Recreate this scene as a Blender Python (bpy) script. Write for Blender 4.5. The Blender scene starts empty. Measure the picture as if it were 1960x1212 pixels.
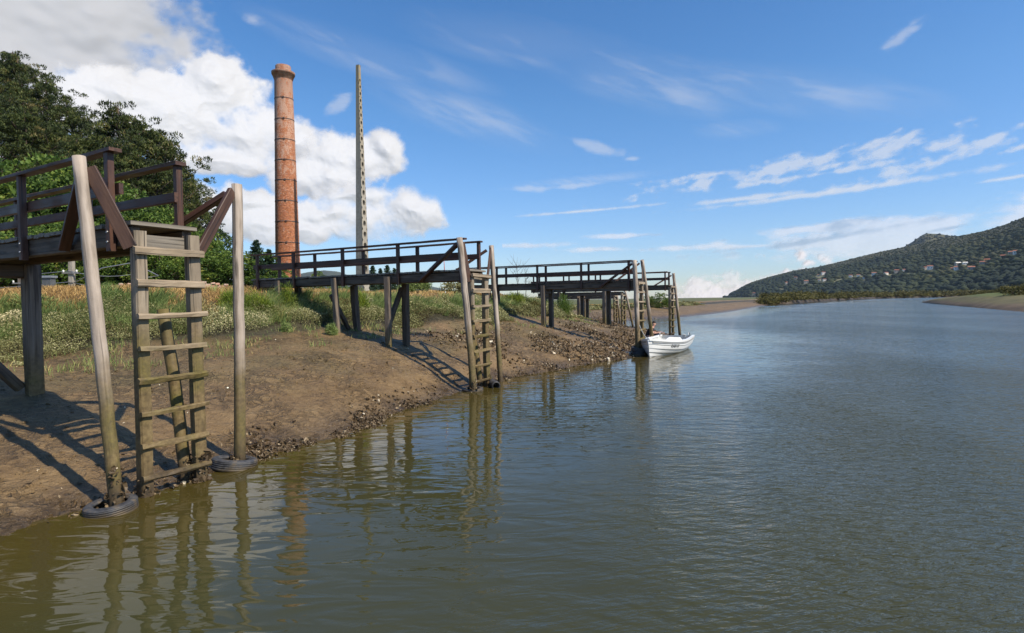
import bpy, bmesh, math, random
import numpy as np
from mathutils import Vector, Matrix
from mathutils.bvhtree import BVHTree

R = math.radians
random.seed(7)
rng = np.random.default_rng(11)
S = bpy.context.scene
COL = S.collection

# ------------------------------------------------------------------ camera
F = 1130.0
CAMZ = 2.0
cam_d = bpy.data.cameras.new('camera')
cam = bpy.data.objects.new('camera', cam_d)
COL.objects.link(cam)
cam_d.sensor_width = 36.0
cam_d.lens = F / 1960.0 * 36.0
cam_d.clip_start = 0.1
cam_d.clip_end = 120000.0
ROT = Matrix.Rotation(R(90 - 1.57), 4, 'X') @ Matrix.Rotation(R(-0.8), 4, 'Z')
cam.matrix_world = Matrix.Translation((0, 0, CAMZ)) @ ROT
S.camera = cam


def ray(px, py):
    return (ROT.to_3x3() @ Vector(((px - 980) / F, -(py - 606) / F, -1.0))).normalized()


def at(px, py, z=0.0):
    d = ray(px, py)
    k = (z - CAMZ) / d.z
    return Vector((0, 0, CAMZ)) + d * k


def atd(px, py, Y):
    d = ray(px, py)
    return Vector((0, 0, CAMZ)) + d * (Y / d.y)


# ------------------------------------------------------------------ numpy noise
def _h(ix, iy, seed):
    n = (ix.astype(np.int64) * 374761393 + iy.astype(np.int64) * 668265263 + seed * 1442695041) & 0xFFFFFFFF
    n = ((n ^ (n >> 13)) * 1274126177) & 0xFFFFFFFF
    return ((n ^ (n >> 16)) & 0xFFFF) / 65535.0


def vn(x, y, seed=0):
    x = np.asarray(x, float); y = np.asarray(y, float)
    ix = np.floor(x); iy = np.floor(y)
    fx = x - ix; fy = y - iy
    fx = fx * fx * (3 - 2 * fx); fy = fy * fy * (3 - 2 * fy)
    ix = ix.astype(np.int64); iy = iy.astype(np.int64)
    a = _h(ix, iy, seed); b = _h(ix + 1, iy, seed); c = _h(ix, iy + 1, seed); d = _h(ix + 1, iy + 1, seed)
    return (a * (1 - fx) + b * fx) * (1 - fy) + (c * (1 - fx) + d * fx) * fy - 0.5


def fbm(x, y, octv=4, seed=0, gain=0.5):
    s = 0; a = 1.0
    x = np.asarray(x, float); y = np.asarray(y, float)
    for k in range(octv):
        s = s + a * vn(x + 17.3 * k, y - 9.1 * k, seed + k)
        x, y = 2.03 * (x * 0.788 - y * 0.616), 2.03 * (x * 0.616 + y * 0.788)
        a *= gain
    return s


# ------------------------------------------------------------------ objects
def tag(o, label=None, cat=None, group=None, kind=None):
    if label: o['label'] = label
    if cat: o['category'] = cat
    if group: o['group'] = group
    if kind: o['kind'] = kind
    return o


def empty(name, loc, label=None, cat=None, group=None):
    o = bpy.data.objects.new(name, None)
    o.empty_display_size = 0.1
    COL.objects.link(o)
    o.location = loc
    return tag(o, label, cat, group)


def root_of(p):
    while p.parent: p = p.parent
    return p


def link(name, me, mat=None, parent=None, world=True):
    o = bpy.data.objects.new(name, me)
    COL.objects.link(o)
    if mat is not None:
        for mm in (mat if isinstance(mat, (list, tuple)) else [mat]):
            me.materials.append(mm)
    if parent is not None:
        o.parent = parent
        if world:
            r = root_of(parent)
            me.transform(Matrix.Translation(-Vector(r.location)))
    return o


def npmesh(name, V, Fc, attrs=None, smooth=False, vattrs=None):
    """V (N,3); Fc (M,k) all the same k."""
    V = np.ascontiguousarray(V, np.float32); Fc = np.ascontiguousarray(Fc, np.int32)
    me = bpy.data.meshes.new(name)
    M, k = Fc.shape
    me.vertices.add(len(V)); me.vertices.foreach_set('co', V.ravel())
    me.loops.add(M * k); me.loops.foreach_set('vertex_index', Fc.ravel())
    me.polygons.add(M)
    me.polygons.foreach_set('loop_start', np.arange(0, M * k, k, dtype=np.int32))
    me.polygons.foreach_set('loop_total', np.full(M, k, np.int32))
    me.polygons.foreach_set('use_smooth', np.full(M, smooth))
    for n, a in (attrs or {}).items():
        at_ = me.attributes.new(n, 'FLOAT', 'POINT')
        at_.data.foreach_set('value', np.ascontiguousarray(a, np.float32))
    for n, a in (vattrs or {}).items():
        at_ = me.attributes.new(n, 'FLOAT_VECTOR', 'POINT')
        at_.data.foreach_set('vector', np.ascontiguousarray(a, np.float32).ravel())
    me.update(calc_edges=True)
    me.validate()
    return me


class MB:
    """collects polygons for ONE mesh object; 'gl' = coordinates along / across each timber"""
    def __init__(s):
        s.v = []; s.f = []; s.g = []; s.sm = []

    def add(s, vs, fs, gl=None, smooth=False):
        n = len(s.v)
        s.v += [tuple(v) for v in vs]
        s.f += [tuple(i + n for i in f) for f in fs]
        s.g += (gl if gl is not None else [tuple(v) for v in vs])
        s.sm += [smooth] * len(fs)

    def box(s, c, sx, sy, sz, M=None):
        c = Vector(c)
        vs = [Vector((x * sx / 2, y * sy / 2, z * sz / 2)) for x in (-1, 1) for y in (-1, 1) for z in (-1, 1)]
        if M is not None: vs = [M @ v for v in vs]
        vs = [v + c for v in vs]
        s.add(vs, [(0, 1, 3, 2), (4, 6, 7, 5), (0, 4, 5, 1), (2, 3, 7, 6), (0, 2, 6, 4), (1, 5, 7, 3)])

    def loft(s, rings, gls=None, cap=True, smooth=True, closed=True):
        k = len(rings[0]); n0 = len(s.v)
        vs = [p for r in rings for p in r]
        fs = []
        for i in range(len(rings) - 1):
            for j in range(k if closed else k - 1):
                a = i * k + j; b = i * k + (j + 1) % k
                fs.append((a, b, b + k, a + k))
        if cap and closed:
            fs.append(tuple(range(k - 1, -1, -1)))
            fs.append(tuple((len(rings) - 1) * k + j for j in range(k)))
        s.add(vs, fs, gls, smooth)
        if cap and closed:
            s.sm[-1] = False; s.sm[-2] = False

    def beam(s, p0, p1, w, h, up=(0, 0, 1), jit=0.003, seg=None, ch=0.12, bow=0.0):
        """chamfered, slightly uneven timber; w across (side), h along 'up'"""
        p0 = Vector(p0); p1 = Vector(p1)
        d = p1 - p0; L = d.length; d = d / L
        side = d.cross(Vector(up))
        if side.length < 1e-4: side = d.cross(Vector((0, 1, 0)))
        side.normalize(); u = side.cross(d).normalized()
        seg = seg or max(2, int(L / 0.3))
        c = min(w, h) * ch
        prof = [(-w/2 + c, -h/2), (w/2 - c, -h/2), (w/2, -h/2 + c), (w/2, h/2 - c), (w/2 - c, h/2), (-w/2 + c, h/2), (-w/2, h/2 - c), (-w/2, -h/2 + c)]
        rings = []; gls = []; off = random.uniform(0, 50)
        pj = [(random.gauss(0, jit), random.gauss(0, jit)) for _ in prof]
        for i in range(seg + 1):
            t = i / seg
            b = u * (-bow * 4 * t * (1 - t))
            rings.append([p0 + d * (L * t) + b + side * (a + pj[k][0] + random.gauss(0, jit * .5)) + u * (q + pj[k][1] + random.gauss(0, jit * .5)) for k, (a, q) in enumerate(prof)])
            gls += [(L * t + off, a + off, q + off * 1.7) for a, q in prof]
        s.loft(rings, gls, smooth=False)

    def pole(s, p0, p1, r0, r1, k=14, seg=None, jit=0.03, bow=(0, 0, 0)):
        p0 = Vector(p0); p1 = Vector(p1)
        d = p1 - p0; L = d.length; d = d / L
        side = d.cross(Vector((0.3, 1, 0.1))).normalized(); u = side.cross(d)
        seg = seg or max(3, int(L / 0.22))
        rings = []; gls = []; off = random.uniform(0, 50)
        lob = [1 + random.gauss(0, jit) for _ in range(k)]
        for i in range(seg + 1):
            t = i / seg; r = r0 + (r1 - r0) * t
            b = Vector(bow) * (4 * t * (1 - t))
            w = random.gauss(0, 0.004)
            ring = []
            for j in range(k):
                a = 2 * math.pi * j / k
                rr = r * lob[j] * (1 + random.gauss(0, 0.008))
                ring.append(p0 + d * (L * t) + b + side * (rr * math.cos(a) + w) + u * (rr * math.sin(a)))
                gls.append((L * t + off, r * math.cos(a) * 1.0 + off, r * math.sin(a) + off * 1.7))
            rings.append(ring)
        s.loft(rings, gls, smooth=True)

    def tube(s, pts, rs, k=6, smooth=True):
        rings = []
        pts = [Vector(p) for p in pts]
        if not isinstance(rs, (list, tuple)): rs = [rs] * len(pts)
        for i, p in enumerate(pts):
            d = (pts[min(i + 1, len(pts) - 1)] - pts[max(i - 1, 0)])
            if d.length < 1e-6: d = Vector((0, 0, 1))
            d.normalize()
            ref = Vector((0, 0, 1)) if abs(d.z) < 0.9 else Vector((1, 0, 0))
            a = d.cross(ref).normalized(); b = a.cross(d)
            rings.append([p + a * (rs[i] * math.cos(2 * math.pi * j / k)) + b * (rs[i] * math.sin(2 * math.pi * j / k)) for j in range(k)])
        s.loft(rings, smooth=smooth)

    def lathe(s, prof, k=32, c=(0, 0, 0), M=None, cap=False):
        c = Vector(c); rings = []
        for r, z in prof:
            ring = [Vector((r * math.cos(2 * math.pi * j / k), r * math.sin(2 * math.pi * j / k), z)) for j in range(k)]
            if M is not None: ring = [M @ v for v in ring]
            rings.append([v + c for v in ring])
        s.loft(rings, cap=cap)

    def mesh(s, name):
        me = bpy.data.meshes.new(name)
        me.from_pydata([tuple(v) for v in s.v], [], s.f)
        me.polygons.foreach_set('use_smooth', s.sm)
        a = me.attributes.new('gl', 'FLOAT_VECTOR', 'POINT')
        a.data.foreach_set('vector', np.array(s.g, np.float32).ravel())
        me.update()
        return me

    def build(s, name, mat, parent=None):
        return link(name, s.mesh(name), mat, parent)


# ------------------------------------------------------------------ node helpers
class NT:
    def __init__(s, nt):
        s.t = nt; s.n = nt.nodes; s.l = nt.links

    def put(s, sock, v):
        if isinstance(v, bpy.types.NodeSocket): s.l.new(v, sock)
        elif v is not None:
            if isinstance(v, (tuple, list)) and len(v) == 3 and len(getattr(sock, 'default_value', v) if hasattr(sock, 'default_value') else v) == 4:
                v = (*v, 1)
            sock.default_value = v

    def new(s, ty, ins=None, **pr):
        n = s.n.new(ty)
        for k, v in pr.items(): setattr(n, k, v)
        for k, v in (ins or {}).items(): s.put(n.inputs[k], v)
        return n

    def m(s, op, a, b=None, c=None, clamp=False):
        n = s.n.new('ShaderNodeMath'); n.operation = op; n.use_clamp = clamp
        for i, v in enumerate((a, b, c)):
            if v is not None: s.put(n.inputs[i], v)
        return n.outputs[0]

    def v(s, op, a, b=None, scale=None):
        n = s.n.new('ShaderNodeVectorMath'); n.operation = op
        s.put(n.inputs[0], a)
        if b is not None: s.put(n.inputs[1], b)
        if scale is not None: s.put(n.inputs['Scale'], scale)
        return n.outputs['Value'] if op in ('LENGTH', 'DOT_PRODUCT', 'DISTANCE') else n.outputs[0]

    def noise(s, vec, scale, detail=4, rough=0.55, dist=0.0, color=False):
        n = s.new('ShaderNodeTexNoise', {'Vector': vec, 'Scale': scale, 'Detail': detail, 'Roughness': rough, 'Distortion': dist})
        return n.outputs['Color'] if color else n.outputs['Fac']

    def voro(s, vec, scale, feature='F1', out='Distance', rnd=1.0):
        n = s.new('ShaderNodeTexVoronoi', {'Vector': vec, 'Scale': scale, 'Randomness': rnd}, feature=feature)
        return n.outputs[out]

    def mapr(s, v, a, b, c=0.0, d=1.0, smooth=False):
        n = s.n.new('ShaderNodeMapRange')
        n.interpolation_type = 'SMOOTHSTEP' if smooth else 'LINEAR'
        for k, x in zip(('Value', 'From Min', 'From Max', 'To Min', 'To Max'), (v, a, b, c, d)): s.put(n.inputs[k], x)
        return n.outputs[0]

    def ramp(s, f, stops, interp='LINEAR'):
        n = s.n.new('ShaderNodeValToRGB'); n.color_ramp.interpolation = interp
        e = n.color_ramp.elements
        while len(e) < len(stops): e.new(0.5)
        for i, (p, c) in enumerate(stops):
            e[i].position = p; e[i].color = (*c, 1)
        s.put(n.inputs[0], f)
        return n.outputs[0]

    def mix(s, f, a, b, blend='MIX'):
        n = s.n.new('ShaderNodeMix'); n.data_type = 'RGBA'; n.blend_type = blend; n.clamp_factor = True
        s.put(n.inputs[0], f); s.put(n.inputs[6], a); s.put(n.inputs[7], b)
        return n.outputs[2]

    def attr(s, name, out='Fac'):
        return s.new('ShaderNodeAttribute', attribute_name=name).outputs[out]

    def pos(s):
        return s.n.new('ShaderNodeNewGeometry').outputs['Position']

    def sep(s, v):
        n = s.new('ShaderNodeSeparateXYZ', {0: v}); return n.outputs[0], n.outputs[1], n.outputs[2]

    def comb(s, x, y, z=0.0):
        return s.new('ShaderNodeCombineXYZ', {0: x, 1: y, 2: z}).outputs[0]

    def bump(s, h, strength=0.5, dist=0.02, normal=None):
        n = s.new('ShaderNodeBump', {'Height': h, 'Strength': strength, 'Distance': dist})
        if normal is not None: s.l.new(normal, n.inputs['Normal'])
        return n.outputs[0]


def mat(name):
    m = bpy.data.materials.new(name); m.use_nodes = True
    nt = NT(m.node_tree); nt.n.clear()
    out = nt.n.new('ShaderNodeOutputMaterial')
    return m, nt, out


def pbr(nt, out, col, rough=0.7, normal=None, **kw):
    b = nt.n.new('ShaderNodeBsdfPrincipled')
    nt.put(b.inputs['Base Color'], col); nt.put(b.inputs['Roughness'], rough)
    if normal is not None: nt.l.new(normal, b.inputs['Normal'])
    for k, v in kw.items(): nt.put(b.inputs[k.replace('_', ' ')], v)
    nt.l.new(b.outputs[0], out.inputs[0])
    return b
# ------------------------------------------------------------------ light
SUN_AZ = Vector((0.855, -0.519, 0)).normalized()      # where the sun stands, seen from above
SUN_EL = R(46)
sd = bpy.data.lights.new('sun', 'SUN'); sd.energy = 5.0; sd.angle = R(0.53); sd.color = (1.0, 0.90, 0.745)
so = bpy.data.objects.new('sun', sd); COL.objects.link(so)
sun_dir = Vector((SUN_AZ.x * math.cos(SUN_EL), SUN_AZ.y * math.cos(SUN_EL), math.sin(SUN_EL)))
so.rotation_euler = sun_dir.to_track_quat('Z', 'Y').to_euler()
so.location = (30, -30, 60)

W = bpy.data.worlds.new('World'); S.world = W; W.use_nodes = True
wn = NT(W.node_tree); wn.n.clear()
wout = wn.n.new('ShaderNodeOutputWorld')
SKYS = 0.10
sky = wn.n.new('ShaderNodeTexSky'); sky.sky_type = 'NISHITA'; sky.sun_disc = False
sky.sun_elevation = SUN_EL
sky.sun_rotation = math.atan2(SUN_AZ.x, SUN_AZ.y)
sky.air_density = 1.0; sky.dust_density = 0.25; sky.ozone_density = 1.6; sky.altitude = 0


def sv(px, py):
    d = ray(px, py)
    return math.atan2(d.x, d.y), d.z / math.hypot(d.x, d.y)


skyc = wn.new('ShaderNodeHueSaturation', {'Color': sky.outputs[0], 'Hue': 0.5, 'Saturation': 1.30, 'Value': 1.24}).outputs[0]
skyc = wn.mix(1.0, skyc, (0.93, 0.975, 1.06), 'MULTIPLY')
_, _, dz = wn.sep(wn.new('ShaderNodeTexCoord').outputs['Generated'])
skyc = wn.mix(wn.mapr(dz, 0.0, 0.30), wn.mix(1.0, skyc, (0.74, 0.80, 0.98), 'MULTIPLY'), skyc)
bg = wn.new('ShaderNodeBackground', {'Color': skyc, 'Strength': SKYS})
wn.l.new(bg.outputs[0], wout.inputs['Surface'])
W.cycles.sampling_method = 'MANUAL'; W.cycles.sample_map_resolution = 512

S.view_settings.view_transform = 'Standard'; S.view_settings.look = 'None'
S.view_settings.exposure = 0.32; S.view_settings.gamma = 1.0
S.cycles.max_bounces = 6; S.cycles.diffuse_bounces = 3; S.cycles.glossy_bounces = 3; S.cycles.transmission_bounces = 4
S.cycles.transparent_max_bounces = 8; S.cycles.volume_bounces = 0
S.cycles.caustics_reflective = False; S.cycles.caustics_refractive = False
S.cycles.use_denoising = True
# ------------------------------------------------------------------ materials
def wood(name, stops, grain=22.0, tide=0.0, rough=(0.55, 0.85), bumpd=0.006, streak=None, green=0.0):
    """weathered timber; 'tide' > 0: silt and algae stain the wood below that height above the water"""
    m, n, out = mat(name)
    g = n.attr('gl', 'Vector'); pos = n.pos(); _, _, z = n.sep(pos)
    gv = n.v('MULTIPLY', g, (1.1, grain, grain))
    f1 = n.noise(gv, 1.0, 5, 0.65, 0.3)
    f2 = n.noise(n.v('MULTIPLY', g, (2.2, 4, 4)), 1.0, 5, 0.6)
    crack = n.noise(n.v('MULTIPLY', g, (0.7, grain * 2.2, grain * 2.2)), 1.0, 2, 0.5)
    f = n.m('ADD', n.m('MULTIPLY', f1, 0.6), n.m('MULTIPLY', f2, 0.4))
    col = n.ramp(f, stops)
    dark = n.mapr(crack, 0.32, 0.41, 0.25, 1.0)
    knot = n.mapr(n.voro(n.v('MULTIPLY', g, (1.3, 7, 7)), 1.0), 0.10, 0.22, 0.35, 1.0)
    dark = n.m('MULTIPLY', dark, knot)
    col = n.mix(1.0, col, n.comb(dark, dark, dark), 'MULTIPLY')
    if streak:
        col = n.mix(n.mapr(n.noise(n.v('MULTIPLY', g, (1.0, 9, 9)), 1.0, 4, 0.6), 0.52, 0.68), col, streak)
    if tide:
        nz = n.m('ADD', z, n.m('MULTIPLY', n.m('SUBTRACT', n.noise(pos, 3.0, 4, 0.6), 0.5), 0.7))
        a = n.mapr(nz, tide + 0.45, tide - 0.35, 0, 0.93, True)
        silt = n.ramp(n.noise(pos, 18.0, 6, 0.65), [(0.3, (0.060, 0.038, 0.012)), (0.5, (0.135, 0.092, 0.034)), (0.72, (0.21, 0.150, 0.062))])
        moss = n.ramp(n.noise(pos, 30.0, 4, 0.6), [(0.35, (0.05, 0.045, 0.006)), (0.7, (0.16, 0.13, 0.02))])
        silt = n.mix(n.mapr(n.noise(pos, 2.5, 3, 0.5), 0.45, 0.62, 0, 0.65 + green), silt, moss)
        col = n.mix(a, col, silt)
        low = n.mapr(nz, 0.42, 0.05, 0, 0.9, True)
        col = n.mix(low, col, n.ramp(n.noise(pos, 25, 4, 0.6), [(0.35, (0.018, 0.012, 0.006)), (0.7, (0.085, 0.055, 0.025))]))
    h = n.m('ADD', n.m('MULTIPLY', f1, 0.7), n.m('MULTIPLY', dark, 0.5))
    h = n.m('ADD', h, n.m('MULTIPLY', n.noise(pos, 60, 3, 0.6), 0.25))
    pbr(n, out, col, n.mapr(f2, 0.3, 0.7, *rough), n.bump(h, 0.7, bumpd))
    return m


M = {}
M['rail'] = wood('dark_red_timber', [(0.25, (0.020, 0.009, 0.006)), (0.5, (0.062, 0.026, 0.015)), (0.75, (0.135, 0.060, 0.036))], rough=(0.4, 0.7))
M['brace'] = wood('brown_timber', [(0.25, (0.024, 0.012, 0.008)), (0.5, (0.066, 0.032, 0.019)), (0.75, (0.13, 0.070, 0.044))], rough=(0.45, 0.75))
M['stringer'] = wood('dark_weathered_timber', [(0.25, (0.028, 0.020, 0.013)), (0.5, (0.092, 0.068, 0.046)), (0.75, (0.20, 0.155, 0.112))], streak=(0.030, 0.020, 0.012))
M['deck'] = wood('deck_timber', [(0.25, (0.09, 0.075, 0.055)), (0.5, (0.19, 0.165, 0.13)), (0.75, (0.30, 0.265, 0.215))])
M['pole'] = wood('silver_grey_pole', [(0.25, (0.14, 0.112, 0.086)), (0.5, (0.37, 0.305, 0.245)), (0.75, (0.54, 0.465, 0.39))], grain=16, tide=1.25, streak=(0.16, 0.125, 0.09))
M['stile'] = wood('grey_ladder_timber', [(0.25, (0.090, 0.068, 0.044)), (0.5, (0.235, 0.188, 0.132)), (0.75, (0.385, 0.32, 0.24))], tide=1.75, streak=(0.09, 0.075, 0.05))
M['rung'] = wood('ladder_rung_timber', [(0.25, (0.14, 0.108, 0.068)), (0.5, (0.29, 0.225, 0.150)), (0.75, (0.42, 0.34, 0.24))], tide=1.55, green=0.1)
M['post'] = wood('trestle_timber', [(0.25, (0.06, 0.045, 0.032)), (0.5, (0.16, 0.125, 0.093)), (0.75, (0.27, 0.225, 0.18))], tide=1.2, streak=(0.06, 0.042, 0.03))
M['darkpost'] = wood('dark_trestle_timber', [(0.25, (0.026, 0.018, 0.012)), (0.5, (0.078, 0.055, 0.037)), (0.75, (0.16, 0.12, 0.085))], tide=0.7)
M['mosslog'] = wood('mossy_log', [(0.25, (0.05, 0.04, 0.012)), (0.5, (0.13, 0.10, 0.03)), (0.75, (0.2, 0.16, 0.06))], grain=12, tide=1.5, green=0.3)


def plain(name, col, rough=0.5, noise=0.25, scale=8.0, bumpd=0.0, **kw):
    m, n, out = mat(name)
    p = n.pos()
    f = n.noise(p, scale, 5, 0.6)
    c = n.mix(n.mapr(f, 0.3, 0.7), tuple(x * (1 - noise) for x in col), tuple(min(1, x * (1 + noise)) for x in col))
    nm = n.bump(n.noise(p, scale * 6, 4, 0.6), 0.5, bumpd) if bumpd else None
    pbr(n, out, c, rough, nm, **kw)
    return m


M['steel'] = plain('galvanised_steel', (0.42, 0.42, 0.43), 0.4, 0.2, 20, Metallic=0.7)
M['band'] = plain('rusty_band', (0.10, 0.075, 0.065), 0.7, 0.4, 6)
M['iron'] = plain('black_iron', (0.035, 0.033, 0.034), 0.6, 0.4, 6)
M['boat_white'] = plain('white_gelcoat', (0.80, 0.80, 0.78), 0.25, 0.05, 3)
M['boat_in'] = plain('boat_inside', (0.60, 0.60, 0.57), 0.5, 0.15, 5)
M['ink'] = plain('dark_lettering', (0.03, 0.032, 0.035), 0.5, 0.3)
M['rubber_seal'] = plain('grey_rubbing_strip', (0.30, 0.30, 0.29), 0.6, 0.2)
M['skin'] = plain('skin', (0.55, 0.30, 0.21), 0.5, 0.1, 20)
M['shirt'] = plain('navy_shirt', (0.008, 0.009, 0.018), 0.85, 0.3, 30)
M['jeans'] = plain('dark_jeans', (0.022, 0.028, 0.050), 0.85, 0.3, 30)
M['hair'] = plain('dark_hair', (0.02, 0.014, 0.01), 0.6, 0.3, 60)
M['shoe'] = plain('brown_shoe', (0.06, 0.04, 0.03), 0.6, 0.3, 30)
M['red_paint'] = plain('red_paint', (0.45, 0.05, 0.03), 0.5, 0.2)
M['white_paint'] = plain('white_paint', (0.75, 0.75, 0.73), 0.5, 0.1)
M['stone'] = plain('pale_stone', (0.5, 0.45, 0.36), 0.8, 0.25, 12, 0.01)
M['dark_steel'] = plain('grey_painted_steel', (0.09, 0.095, 0.10), 0.5, 0.2)
M['canvas'] = plain('grey_cover', (0.35, 0.36, 0.36), 0.7, 0.2)


def m_tyre():
    m, n, out = mat('worn_tyre_rubber')
    p = n.pos(); _, _, z = n.sep(p)
    f = n.noise(p, 14, 5, 0.65)
    c = n.ramp(f, [(0.3, (0.018, 0.018, 0.020)), (0.55, (0.055, 0.056, 0.060)), (0.75, (0.12, 0.115, 0.11))])
    mud = n.mapr(n.m('ADD', z, n.m('MULTIPLY', n.m('SUBTRACT', n.noise(p, 9, 4, 0.6), 0.5), 0.16)), 0.07, 0.0, 0, 0.85, True)
    c = n.mix(mud, c, (0.07, 0.048, 0.02))
    c = n.mix(n.mapr(n.noise(p, 7.0, 5, 0.65), 0.50, 0.60, 0, 0.75), c, (0.105, 0.075, 0.04))
    pbr(n, out, c, n.mapr(f, 0.3, 0.7, 0.45, 0.75), n.bump(n.noise(p, 70, 4, 0.6), 0.4, 0.004))
    return m


M['tyre'] = m_tyre()


def m_bank():
    m, n, out = mat('mud_and_soil')
    p = n.pos(); zn = n.attr('zone'); _, py, z = n.sep(p)
    near = n.mapr(py, 10, 45, 1, 0)
    f = n.noise(p, 1.3, 6, 0.6); g = n.noise(p, 9.0, 6, 0.62); h = n.noise(p, 34.0, 5, 0.6)
    mud = n.ramp(n.m('ADD', n.m('MULTIPLY', f, 0.6), n.m('MULTIPLY', g, 0.4)),
                 [(0.30, (0.108, 0.064, 0.025)), (0.5, (0.192, 0.121, 0.050)), (0.70, (0.260, 0.174, 0.080))])
    # a film of green-brown algae on the flatter upper mud
    alg = n.m('MULTIPLY', n.mapr(z, 0.30, 0.75, 0, 1, True), n.mapr(n.noise(p, 0.8, 5, 0.6), 0.42, 0.64, 0, 0.55))
    mud = n.mix(alg, mud, n.ramp(g, [(0.35, (0.070, 0.058, 0.018)), (0.65, (0.142, 0.115, 0.042))]))
    wet = n.mapr(n.m('ADD', z, n.m('MULTIPLY', n.m('SUBTRACT', f, 0.5), 0.35)), 0.26, -0.02, 0, 1, True)
    mud = n.mix(n.m('MULTIPLY', wet, 0.62), mud, (0.055, 0.036, 0.017))
    pit = n.mapr(n.voro(n.v('ADD', p, n.v('SCALE', n.noise(p, 6, 3, 0.5, 0, True), scale=0.25)), 5.5), 0.05, 0.22, 0, 1, True)
    pitm = n.m('MULTIPLY', n.m('SUBTRACT', 1, pit), n.mapr(n.noise(p, 1.1, 3, 0.5), 0.48, 0.6))
    mud = n.mix(n.m('MULTIPLY', pitm, 0.5), mud, (0.035, 0.024, 0.013))
    speck = n.m('MULTIPLY', n.mapr(n.voro(p, 26.0), 0.16, 0.10), n.mapr(n.noise(p, 3, 4, 0.6), 0.56, 0.62))
    mud = n.mix(n.m('MULTIPLY', speck, 0.3), mud, (0.42, 0.36, 0.27))
    dry = n.ramp(n.noise(p, 14, 6, 0.65), [(0.3, (0.09, 0.058, 0.026)), (0.5, (0.22, 0.145, 0.062)), (0.7, (0.34, 0.235, 0.11))])
    soil = n.mix(n.mapr(zn, 6.4, 7.6), (0.055, 0.046, 0.022), dry)
    col = n.mix(n.mapr(n.m('ADD', zn, n.m('MULTIPLY', n.m('SUBTRACT', g, 0.5), 0.9)), 4.9, 5.25), mud, soil)
    rough = n.mapr(n.m('ADD', wet, n.m('MULTIPLY', n.m('SUBTRACT', g, 0.5), 0.7)), 0.0, 1.0, 0.58, 0.28)
    hh = n.m('ADD', n.m('MULTIPLY', g, 1.0), n.m('MULTIPLY', h, 0.45))
    hh = n.m('SUBTRACT', hh, n.m('MULTIPLY', pitm, 0.7))
    slump = n.noise(n.v('MULTIPLY', p, (4.0, 4.0, 9.0)), 1.0, 6, 0.65, 1.2)
    rid = n.m('ABSOLUTE', n.m('SUBTRACT', n.noise(p, 5.0, 5, 0.6, 0.8), 0.5))
    hh = n.m('SUBTRACT', hh, n.m('MULTIPLY', n.mapr(rid, 0.0, 0.07, 1, 0), n.mapr(n.noise(p, 0.9, 3, 0.5), 0.42, 0.6, 0.1, 0.9)))
    hh = n.m('ADD', hh, n.m('MULTIPLY', slump, 1.0))
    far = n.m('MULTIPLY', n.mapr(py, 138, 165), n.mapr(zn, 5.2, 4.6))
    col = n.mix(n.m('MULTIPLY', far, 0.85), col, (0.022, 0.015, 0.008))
    pbr(n, out, col, rough, n.bump(hh, 0.9, 0.075))
    return m


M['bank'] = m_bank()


def m_field():
    m, n, out = mat('dry_field')
    p = n.pos(); _, y, z = n.sep(p)
    d = n.ramp(n.noise(p, 0.6, 7, 0.65), [(0.3, (0.10, 0.075, 0.03)), (0.5, (0.20, 0.145, 0.06)), (0.7, (0.11, 0.115, 0.035))])
    gr = n.ramp(n.noise(p, 0.2, 7, 0.65), [(0.3, (0.05, 0.06, 0.018)), (0.6, (0.11, 0.115, 0.035)), (0.75, (0.17, 0.145, 0.055))])
    pbr(n, out, n.mix(n.mapr(y, 25, 60), d, gr), 0.9, n.bump(n.noise(p, 8, 5, 0.65), 0.6, 0.08))
    return m


M['field'] = m_field()


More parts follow.
